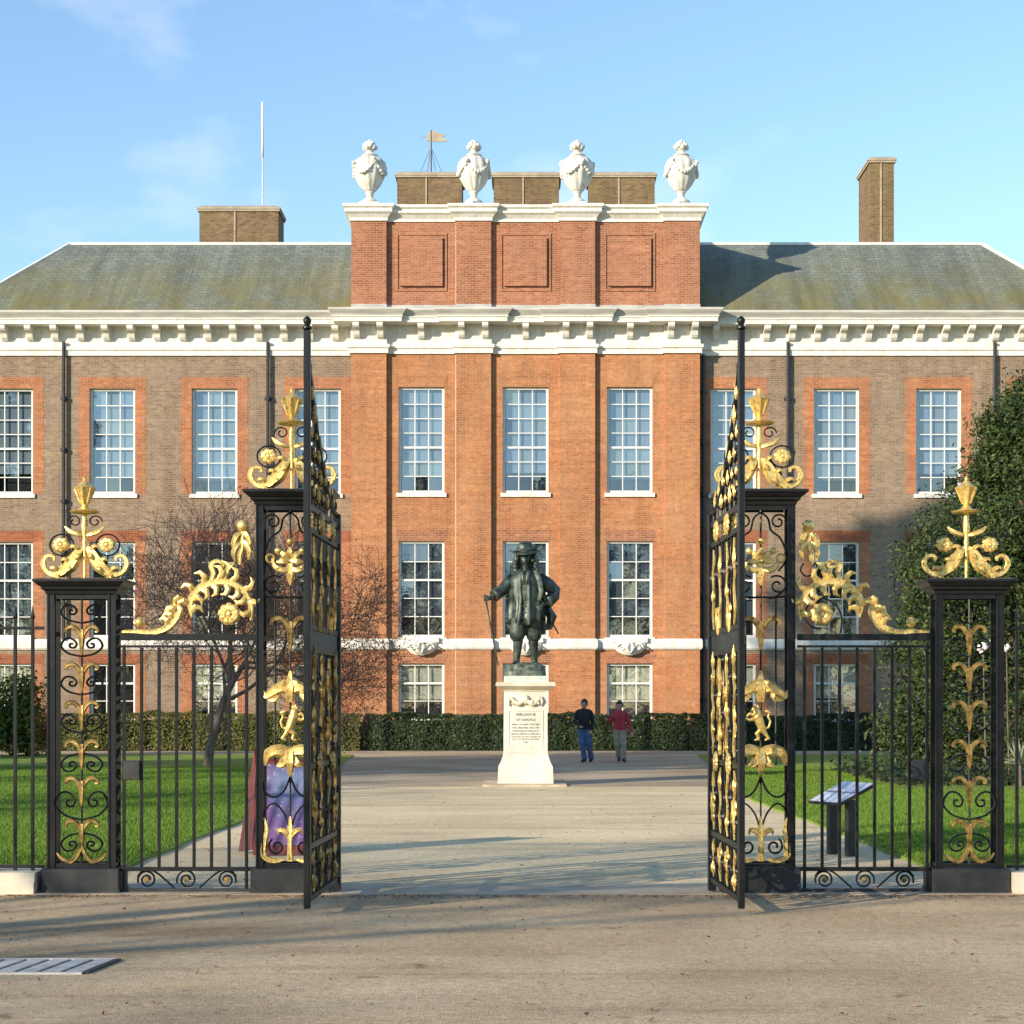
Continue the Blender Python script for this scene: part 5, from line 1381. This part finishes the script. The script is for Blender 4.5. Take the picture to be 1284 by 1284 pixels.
P2 = dict(hips=(.0,0,.90), sh=(.0,-.02,1.41), head=(-.005,-.03,1.58), face=(-.2,-1,0),
          hipL=(.085,0,.88), knL=(.11,-.14,.50), anL=(.10,-.12,.10), toeL=(.13,-.29,.045),
          hipR=(-.085,0,.88), knR=(-.06,-.04,.49), anR=(-.01,.16,.16), toeR=(-.02,.03,.05),
          soL=(.18,0,1.34), elL=(.28,.03,1.07), wrL=(.33,-.04,.84), soR=(-.18,-.02,1.34), elR=(-.29,-.08,1.12), wrR=(-.36,-.28,1.18))
person(x2, D1, 0, 'person in a red jacket and beige trousers with one hand raised', cloth('red_cloth',(.42,.035,.055)), cloth('beige_cloth',(.30,.25,.19)), cloth('brown_shoe',(.05,.03,.02)), P2)

# ================================================================ poster board behind the left pier
DB = 19.6; SB = DB/FPX
brd = thing('sign_board', (PX(345,DB), DB, 0), 'red wooden A-frame board with a purple and blue poster', 'sign board')
RED = simple('red_paint', (.09,.012,.018), (.14,.02,.026), 5, .45)
def poster_mat():
    m, nt, b = nodes_of('poster')
    tc = nt.nodes.new('ShaderNodeTexCoord'); sx = nt.nodes.new('ShaderNodeSeparateXYZ'); nt.links.new(tc.outputs['Generated'], sx.inputs[0])
    r = ramp(nt, [(.0,(.13,.03,.13)),(.22,(.17,.05,.20)),(.40,(.13,.075,.21)),(.55,(.08,.09,.22)),(.80,(.15,.20,.32)),(1.0,(.05,.05,.13))]); nt.links.new(sx.outputs['Z'], r.inputs['Fac'])
    r2 = ramp(nt, [(.0,(.22,.05,.18)),(.30,(.15,.07,.22)),(.36,(.10,.11,.24)),(1,(.10,.11,.25))]); nt.links.new(sx.outputs['X'], r2.inputs['Fac'])
    c = mixc(nt, .4, r.outputs['Color'], r2.outputs['Color'])
    f = noise(nt, coords(nt, (5,5,5), 'Generated'), 2.6, 6, .75); rf = ramp(nt, [(.56,(0,0,0)),(.62,(.7,.7,.7))]); nt.links.new(f, rf.inputs['Fac'])
    c2 = mixc(nt, 0, c, (.36,.36,.44)); nt.links.new(rf.outputs['Color'], c2.node.inputs['Factor'])
    nt.links.new(c2, b.inputs['Base Color']); b.inputs['Roughness'].default_value = .35; return m
PO = poster_mat()
def leg_board(name, pts, th, m):
    """a board lying on 4 corner points, th thick backwards"""
    P = [Vector(p_) for p_ in pts]; nrm = (P[1]-P[0]).cross(P[3]-P[0]).normalized()*th
    return MB().add([*P, *[p_-nrm for p_ in P]], [(0,1,2,3),(7,6,5,4),(0,4,5,1),(1,5,6,2),(2,6,7,3),(3,7,4,0)]).build(name, m, brd)
ax_, bx_ = PX(322,DB), PX(388,DB); zt_ = PZ(955,DB); zb_ = 0.02; zk = PZ(952,DB)
# face panel towards the camera, leaning back
fy0, fy1 = DB-.30, DB-.03
F = lambda u, t: (ax_+(bx_-ax_)*u, fy0+(fy1-fy0)*t, zb_+(zt_-zb_)*t)
leg_board('front_board', [F(0,0),F(1,0),F(1,1),F(0,1)], .03, RED)
off = Vector((0,-.004,0.0)); G = lambda u, t: Vector(F(u,t))+Vector((0,-.004,0))
leg_board('poster', [G(.07,.10),G(.94,.10),G(.94,.97),G(.07,.97)], .003, PO)
leg_board('back_board', [(bx_,DB+.34,zb_),(ax_-.02,DB+.34,zb_),(ax_-.02,DB-.0,zt_+.03),(bx_,DB-.0,zt_+.03)], .03, RED)
# the side panel seen at the left, splayed outward
leg_board('side_board', [(ax_-.225,DB+.12,.02),(ax_-.005,fy0+.03,.08),(ax_-.005,fy1,zt_-.02),(ax_-.035,DB+.03,PZ(940,DB))], .03, RED)

# ================================================================ information lectern behind the right screen
DL = 19.4
lx_ = PX(1056, DL)
lec = thing('information_lectern', (lx_, DL, 0), 'low black information lectern with a tilted white panel behind the bars', 'information lectern')
LB = simple('lectern_black', (.012,.012,.014), (.025,.025,.028), 8, .5)
def panel_mat():
    m, nt, b = nodes_of('lectern_print')
    v = coords(nt, (1,1,1), 'Generated'); sx = nt.nodes.new('ShaderNodeSeparateXYZ'); nt.links.new(v, sx.inputs[0])
    f = noise(nt, coords(nt, (14,38,4), 'Generated'), 1.0, 3, .6); r = ramp(nt, [(.42,(.70,.71,.74)),(.60,(.42,.44,.56))]); nt.links.new(f, r.inputs['Fac'])
    rb = ramp(nt, [(.44,(0,0,0)),(.45,(1,1,1)),(.52,(1,1,1)),(.53,(0,0,0))]); nt.links.new(sx.outputs['Y'], rb.inputs['Fac'])
    c = mixc(nt, 0, r.outputs['Color'], (.22,.17,.28)); nt.links.new(rb.outputs['Color'], c.node.inputs['Factor'])
    nt.links.new(c, b.inputs['Base Color']); b.inputs['Roughness'].default_value = .3; return m
mb = MB().cbox(lx_-.285, lx_+.285, DL-.27, DL+.27, -.018, .018, .008)
tilt_l = Matrix.Translation((lx_,DL,PZ(995,DL))) @ Matrix.Rotation(radians(-62),4,'Z') @ Matrix.Rotation(radians(23),4,'X') @ Matrix.Translation((-lx_,-DL,0))
mb.v = [tuple(tilt_l @ Vector(p_)) for p_ in mb.v]; mb.build('panel', LB, lec)
mb = MB().box(-.27, .27, -.255, .255, 0, .003); o = mb.build('print', panel_mat()); o.parent = lec
o.matrix_local = Matrix.Translation(Vector((0,0,PZ(995,DL)))) @ Matrix.Rotation(radians(-62),4,'Z') @ Matrix.Rotation(radians(23),4,'X') @ Matrix.Translation((0,0,.019))
for a in (-.16, .16):
    mb = MB(); mb.cbox(a-.035, a+.035, -.07, .07, 0, .62, .006); R = Matrix.Rotation(radians(-62),4,'Z')
    mb.v = [tuple(R @ Vector(p_)+Vector((lx_,DL,0))) for p_ in mb.v]; mb.build('leg', LB, lec)

# ================================================================ drain grating in the road
dg_ = thing('drain_grating', (-2.7, 11.0, 0), 'grey steel drain grating set in the gravel road at lower left', 'drain grating')
ga, gb_ = 10.93, 11.55; 
fr = MB(); T = .006
x0a, x0b = PX(102, ga)+.0, PX(148, gb_)
def gp(t, s): # t 0..1 right->left along, s 0 near..1 far
    return (x0a+(x0b-x0a)*s - t*1.6, ga+(gb_-ga)*s)
def strip(a, b, c, d, z0=.0, z1=.010): return MB().prism_z([a,b,c,d], z0, z1)
nS = 11
for k in range(nS):
    t0, t1 = k/nS+.010, (k+1)/nS-.014
    strip(gp(t1,.05), gp(t0,.05), gp(t0,.95), gp(t1,.95), -.01, .012).build('slat', M['steel'], dg_)
for s0, s1 in ((0,.045),(.955,1)):
    strip(gp(1,s0), gp(0,s0), gp(0,s1), gp(1,s1), -.01, .014).build('rim', M['steel'], dg_)
strip(gp(.004,.045), gp(-.02,.045), gp(-.02,.955), gp(.004,.955), -.01, .014).build('rim', M['iron_matt'], dg_)
strip(gp(1,.045), gp(0,.045), gp(0,.955), gp(1,.955), -.01, .003).build('drain_pit', M['iron_matt'], dg_)
# ================================================================ HEDGES, SHRUBS, TREES
def hedge(x0, x1, y0, y1, z1, label, leafm, n, size=.045, round_=.12):
    r = thing('hedge', ((x0+x1)/2, (y0+y1)/2, 0), label, 'hedge', 'clipped hedges along the palace front')
    mb = MB(); m = max(2, int((x1-x0)/.5)); 
    rings = []
    for i in range(m+1):
        x = x0+.1+(x1-x0-.2)*i/m; j = lambda: random.uniform(-.05,.05)
        rings.append([(x,y0+.25+j(),0),(x,y1-.1+j(),0),(x,y1-.12+j(),z1-.3+j()),(x,y1-.3,z1-.22+j()),(x,y0+.45,z1-.22+j()),(x,y0+.3+j(),z1-.34+j())])
    mb.loft(rings); mb.build('core', M['hedge_core'], r)
    k = n; side = rng.random(k); X = rng.uniform(x0, x1, k)
    wob = .09*np.sin(X*1.3+x0)+.06*np.sin(X*4.3+1)+.04*np.sin(X*9.1)
    top = side < .35
    Y = np.where(top, rng.uniform(y0, y1, k), y0+abs(rng.normal(size=k))*.05); Z = np.where(top, z1-abs(rng.normal(size=k))*.05+wob*.6, rng.uniform(.02, z1, k))
    edge_ = np.clip((Z-(z1-.2))/.2, 0, 1); Y = np.where(top, Y, Y+edge_**2*.15+wob)
    Z = np.where(top, Z-.10*np.clip((y0+.18-Y)/.18,0,1)**2, Z)
    C = np.stack([X,Y,Z],1)
    nb = np.where(top[:,None], np.array([[0,-.3,1.0]]), np.array([[0,-1.0,.3]]))
    off = np.array(world_loc(r))
    P, F = leaf_cards(C-off, size, nb*1.2); np_mesh('foliage', P, F, leafm, r)
    return r
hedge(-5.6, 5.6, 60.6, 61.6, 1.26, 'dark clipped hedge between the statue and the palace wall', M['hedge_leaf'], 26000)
hedge(-26, -5.7, 60.4, 61.7, 1.30, 'clipped hedge behind the left lawn with yellowish green sunlit leaves', M['sunlit_hedge_leaf'], 34000)
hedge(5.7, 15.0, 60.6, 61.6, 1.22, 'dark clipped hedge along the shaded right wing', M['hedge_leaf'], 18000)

def gen_tree(seed, height, r0, levels=5, first=.25, spread=.9, up=.25, nchild=(3,5), twigs=True, droop=0.0, trunk_bend=.12):
    """returns MB of tapered tubes for trunk and limbs, and a list of twig tips"""
    rd = random.Random(seed); limbs = MB(); tips = []; trunk = MB()
    def grow(p, d, length, r, lev, mb):
        n = 6 if lev < 2 else 4; pts = [p.copy()]; rs = [r]; dirs = []
        for i in range(n):
            j = Vector((rd.gauss(0,1), rd.gauss(0,1), rd.gauss(0,1)))*(trunk_bend if lev == 0 else .20+.03*lev)
            d = (d+j+Vector((0,0,up*(1 if lev < 3 else .4)-droop*lev*.1))*.25).normalized()
            p = p+d*(length/n); pts.append(p.copy()); rs.append(r*(1-.62*(i+1)/n) if lev < levels else r*(1-.85*(i+1)/n)); dirs.append(d.copy())
        mb.tube(pts, rs, 7 if lev == 0 else (5 if lev < 3 else 3), cap=False)
        if lev >= levels: tips.append(p.copy()); return
        k = rd.randint(*nchild)+(2 if lev == 0 else 0)
        for c in range(k):
            t = first+(1-first)*(c+rd.random()*.7)/k if lev == 0 else .25+.75*(c+rd.random()*.6)/k
            i = min(int(t*n), n-1); q_ = pts[i].lerp(pts[i+1], t*n-i) if i+1 < len(pts) else pts[-1]
            ax = dirs[i]; perp = ax.orthogonal().normalized(); perp = Matrix.Rotation(rd.uniform(0,2*pi),3,ax) @ perp
            nd = (ax*(1-spread*.5)+perp*spread*rd.uniform(.7,1.2)).normalized()
            grow(q_, nd, length*rd.uniform(.50,.72)*(1 if lev else .75), max(rs[i]*rd.uniform(.45,.62), .004), lev+1, limbs)
        if lev > 0: grow(pts[-1], dirs[-1], length*.5, rs[-1], lev+1, limbs)
    grow(Vector((0,0,-.1)), Vector((0,0,1)), height*.55, r0, 0, trunk)
    return trunk, limbs, tips

# small bare tree left of the path, behind the left inner pier: short trunk, wide twiggy crown
DT = 45.0
bt = thing('bare_tree', (PX(335,DT), DT, .03), 'small bare reddish brown tree in front of the left wing', 'tree')
rt_ = random.Random(31); TR, LI, TIPS = MB(), MB(), []
def twiggy(p, d, length, r, lev, mb):
    n = 5; pts = [p.copy()]; rs = [r]; ds = []
    for i in range(n):
        d = (d+Vector((rt_.gauss(0,1),rt_.gauss(0,1),rt_.gauss(0,1)))*(.17 if lev < 3 else .09)+Vector((0,0,.05))).normalized()
        p = p+d*(length/n); pts.append(p.copy()); rs.append(max(r*(1-.55*(i+1)/n), .0048)); ds.append(d.copy())
    mb.tube(pts, rs, 6 if lev < 2 else 3, cap=False)
    if lev >= 5: TIPS.append(p.copy()); return
    k = (0,5,6,5,4)[lev] if lev else 8
    for c in range(k):
        t = (.55+.45*(c+.5)/k) if lev == 0 else .22+.78*(c+rt_.random()*.7)/k
        i = min(int(t*n), n-1); ax = ds[i]; perp = Matrix.Rotation(rt_.uniform(0,2*pi) if lev else 2*pi*c/k+rt_.uniform(-.3,.3), 3, ax) @ ax.orthogonal().normalized()
        s_ = rt_.uniform(.75,1.25) if lev else rt_.uniform(.7,1.5)
        nd = (ax*.55+perp*s_*.75).normalized()
        twiggy(pts[i].lerp(pts[i+1], t*n-i), nd, length*rt_.uniform(.55,.74) if lev else rt_.uniform(2.3,3.0), max(rs[i]*.55,.0065), lev+1, LI)
    TIPS.append(p.copy())
twiggy(Vector((0,0,-.1)), Vector((.04,0,1)), 2.6, .12, 0, TR)
_t = np.array([list(t) for t in TIPS]); _lo, _hi = np.percentile(_t[:,0], 3), np.percentile(_t[:,0], 97); _f = 6.4/(_hi-_lo); _zf = 6.9/np.percentile(_t[:,2], 99)
fit = lambda p_: (p_[0]*_f, p_[1]*_f, p_[2]*_zf)
bt.location.x = PX(334,DT)-(_lo+_hi)/2*_f
for mb_ in (TR, LI): mb_.v = [fit(p_) for p_ in mb_.v]
TIPS = [Vector(fit(p_)) for p_ in TIPS]
def local(mb):
    o = world_loc(bt); mb.v = [(p_[0]+o.x, p_[1]+o.y, p_[2]+o.z) for p_ in mb.v]; return mb
local(TR).build('trunk', M['bark'], bt, True); o = local(LI).build('branches', M['twig'], bt, fix=False); o['kind'] = 'stuff'
tp = np.array([list(t) for t in TIPS]); print('bare tree tips', len(tp), 'faces', len(LI.f), tp.min(0), tp.max(0))
C = tp[rng.random(len(tp)) < .7]+rng.normal(size=(1,3))*.02
wgt = np.clip((C[:,0]+.3)/2.2, .10, .9)*np.where(C[:,2] < 3.4, 1, .55); C = C[rng.random(len(C)) < wgt]
P, F = leaf_cards(C, .032); o = np_mesh('leaves', P, F, M['dead_leaf'], bt); o['kind'] = 'stuff'

# tall bare trees beyond the left edge of the picture: their branches throw the streaks of shadow on path and road
protos = []
for sd, h in ((3,17.0),(11,19.0)):
    tr, li, tips = gen_tree(sd, h, .42, 4, .20, .85, .5, (3,5))
    rt = thing('bare_tree', (0,0,0)); tr.build('trunk', M['bark'], rt, True, fix=False); o = li.build('branches', M['bark'], rt, fix=False); o['kind'] = 'stuff'
    protos.append(rt); print('big tree', len(li.f))
spots = [(-21.5,-2.5,0,.95,.4),(-27.0,13.0,1,1.0,1.1),(-19.5,-12.5,0,.8,5.1),(-25,24.5,1,.62,4.0),(-31,-9.5,1,1.0,2.2)]
used = [False, False]
for i, (x, y, k, sc, rz) in enumerate(spots):
    t = protos[k] if not used[k] else copy_tree(protos[k]); used[k] = True
    t.location = (x, y, 0); t.rotation_euler = (0,0,rz); t.scale = (sc,)*3
    set_props(t, ['tall bare winter tree outside the left edge, beside the road', 'tallest bare winter tree outside the left edge, level with the gate', 'bare winter tree outside the left edge, farthest behind the viewer', 'low bare winter tree outside the left edge, beside the lawn', 'bare winter tree outside the left edge, farthest out beyond the road'][i], 'tree', 'bare trees outside the left edge')
# dense evergreens out there as well: they shade the lower right wing and the far lawn
def dense_tree(h, z0, w, n):
    r = thing('evergreen_tree', (0,0,0)); mb = MB().tube([(0,0,-.1),(.1,0,h*.5),(0,.1,h*.95)], [.28,.18,.03], 8); mb.build('trunk', M['bark'], r, True)
    zz = z0+(h-z0)*rng.random(n); prof = np.interp((zz-z0)/(h-z0), [0,.2,.6,.85,1], [.75,1,.95,.65,.15])*w
    a = rng.random(n)*2*pi; q_ = np.sqrt(rng.random(n))*(1+.12*np.sin(a*5+zz*2)); C = np.stack([prof*q_*np.cos(a), prof*q_*np.sin(a), zz],1)
    P, F = leaf_cards(C, .34); np_mesh('foliage', P, F, M['yew_leaf'], r); return r
de = dense_tree(20.6, 8.5, 4.2, 5200)
for i, (x, y, sc) in enumerate([(-35.2,17.5,1.40),(-31.5,29.0,.55),(-38,34,.5),(-30,40.5,.42)]):
    t = de if i == 0 else copy_tree(de); t.location = (x,y,0); t.scale = (sc,)*3; t.rotation_euler = (0,0,i*1.3)
    set_props(t, ['tallest dense evergreen outside the left edge, shading the right wing', 'mid height evergreen outside the left edge, nearest the road of the low ones', 'low evergreen outside the left edge, farthest out', 'lowest evergreen outside the left edge, nearest the palace'][i], 'tree', 'evergreens outside the left edge')

# leafy shrub behind the left railing
def shrub(name, x, y, w, h, d, label, m, n, size, cat='shrub'):
    r = thing(name, (x,y,0), label, cat)
    mb = MB(); rd = random.Random(int(abs(x)*100))
    for k in range(9):
        a = rd.uniform(0,2*pi); mb.tube([(x,y,0),(x+.25*w*cos(a),y+.25*d*sin(a),h*.45),(x+.45*w*cos(a),y+.45*d*sin(a),h*rd.uniform(.7,.95))], [.03,.02,.006], 5)
    mb.build('stems', M['bark'], r)
    cl = rng.normal(size=(26,3)); cl /= np.linalg.norm(cl,axis=1)[:,None]; cl *= rng.uniform(.45,1,(26,1)); cl[:,2] = abs(cl[:,2])
    c = cl[rng.integers(0,26,n)]*np.array([[w*.42,d*.42,h*.75]]) + rng.normal(size=(n,3))*np.array([[w*.10,d*.10,h*.09]])
    c[:,2] = np.clip(c[:,2]+h*.12, .03, None)
    P, F = leaf_cards(c, size); np_mesh('foliage', P, F, m, r); return r
shrub('shrub', PX(14,54), 54.0, 2.6, 2.9, 1.6, 'green and yellow leafy shrub behind the railing at the left edge', M['shrub_leaf'], 5200, .075)
shrub('shrub', PX(52,56), 56.0, 1.3, 2.2, 1.1, 'small reddish shrub between the left railing and the brick wing', M['dead_leaf'], 1500, .06)

# big dark evergreen on the right
DE = 41.0
ev = thing('evergreen_tree', (PX(1262,DE), DE, 0), 'large dark evergreen tree in front of the right wing', 'tree')
ex_, ey_ = PX(1262,DE), DE
mb = MB(); mb.tube([(ex_,ey_,-.1),(ex_+.1,ey_,3),(ex_+.5,ey_+.1,6),(ex_+.9,ey_,9.6)], [.24,.20,.12,.03], 8); mb.build('trunk', M['bark'], ev, True)
# branches spray outwards and up; the silhouette on the left follows z -> half width
zs = np.array([.1,1.3,2.6,3.4,4.7,5.7,6.1,6.7,7.1,7.6,8.3,9.0,9.5])
hw = np.array([2.9,3.25,3.2,3.15,3.15,3.0,2.7,1.9,1.55,1.45,1.25,.6,.1])
cx_ = lambda z: ex_+.03+.09*z
rdn = random.Random(9); br = MB(); C = []; B = []
for k in range(900):
    z = rdn.uniform(.15, 9.2); a = rdn.uniform(0, 2*pi) if k % 3 else rdn.uniform(pi*.75, pi*1.85)
    w = float(np.interp(z, zs, hw))*rdn.choice([.82,.92,1.0,1.0,1.05])*(1+.06*sin(a*7+z*2.3)); q_ = rdn.uniform(.5,1)**.5
    tip = np.array([cx_(z)+cos(a)*w*q_, ey_+sin(a)*w*q_*.9, z]); root = np.array([cx_(z*.9), ey_, max(.2, z-w*q_*.5)])
    if k % 2: br.tube([Vector(root), Vector(root*.4+tip*.6)-Vector((0,0,.05)), Vector(tip)], [.03,.018,.005], 4)
    n_ = 150; r_ = rdn.uniform(.13,.27); t = 1-.42*rng.random(n_)**1.6
    c = root[None]*(1-t[:,None])+tip[None]*t[:,None]+rng.normal(size=(n_,3))*np.array([[r_,r_,r_*.75]])
    d = (tip-root)/np.linalg.norm(tip-root); C.append(c); B.append(np.repeat(d[None]*.4+np.array([[0,0,.4]]), n_, 0))
br.build('branches', M['bark'], ev, fix=False)['kind'] = 'stuff'
C = np.concatenate(C); B = np.concatenate(B); ok = C[:,2] > .08; C, B = C[ok], B[ok]
off = np.array(world_loc(ev)); P, F = leaf_cards(C-off, .062, B, .36); o = np_mesh('foliage', P, F, M['yew_leaf'], ev)
# pale brownish tip shoots
# spiky plant in the bed
DY = 34.2; yx = PX(1278, DY)
yp = thing('spiky_plant', (yx, DY, .05), 'pale spiky rosette plant in the bed behind the right railing', 'plant')
mb = MB(); rd = random.Random(4)
for k in range(70):
    a = rd.uniform(0,2*pi); el = radians(rd.uniform(8,80)); l_ = rd.uniform(.42,.66); d = Vector((cos(a)*cos(el), sin(a)*cos(el), sin(el))); sd_ = d.cross(Vector((0,0,1))).normalized()*.022
    b_ = Vector((yx,DY,.45)); m_ = b_+d*l_*.5; t_ = b_+d*l_-Vector((0,0,.10*cos(el)))
    lf = MB().add([b_-sd_*.7, b_+sd_*.7, m_+sd_, m_-sd_, t_, m_+Vector((0,0,.012))], [(0,1,2,5),(0,5,3),(3,5,4),(5,2,4)])
    lf.build('leaf', M['spiky'], yp, fix=False)
mb.tube([(yx,DY,.03),(yx,DY,.47)], [.07,.05], 8); mb.build('stem', M['bark'], yp)
# a few pale blooms against the evergreen
DF = 37.0
for k, (px_, py_, r_) in enumerate(((1233,813,.13),(1262,812,.09),(1245,804,.07))):
    fx, fz = PX(px_,DF), PZ(py_,DF)
    fl = thing('flower_head', (fx, DF, fz), ['large pinkish white flower head against the evergreen','pale flower head right of the outer pier','small pale flower head, highest of the three by the evergreen'][k], 'flower', 'pale flower heads by the evergreen')
    mb = MB()
    for j in range(14):
        v_ = Vector((rd.gauss(0,1), rd.gauss(0,1), rd.gauss(0,1))).normalized()*r_*.7; mb.ball((fx+v_.x,DF+v_.y,fz+v_.z), r_*.38, 7, 5)
    mb.build('petals', simple('petal', (.55,.48,.48), (.70,.64,.62), 8, .7) if k == 0 else bpy.data.materials['petal'], fl, True)
    MB().tube([(fx,DF,fz),(fx+.05,DF+.1,fz*.5),(fx+.1,DF+.15,.05)], [.012,.014,.016], 5).build('stem', M['bark'], fl)
# low planting round the foot of the evergreen
n = 9000
c = np.stack([rng.uniform(7.3,16,n), rng.uniform(34.2,42,n), abs(rng.normal(size=n))*.16+.06],1)
o = np_mesh('ground_cover', *leaf_cards(c, .06, np.array([[0,-.3,.8]])), M['hedge_leaf']); o['kind'] = 'stuff'

# the park's far wood behind the viewer, seen only as dark reflections in the lower windows
n = 7000
wx = rng.uniform(-150, 150, n); hh = 30+4*np.sin(wx*.11)+3*np.sin(wx*.31+1); c = np.stack([wx, -165+rng.normal(size=n)*4, hh*rng.random(n)**.7],1)
o = np_mesh('woodland', *leaf_cards(c, 1.3, np.array([[0,1.0,.3]]), .7), M['yew_leaf']); o['kind'] = 'stuff'
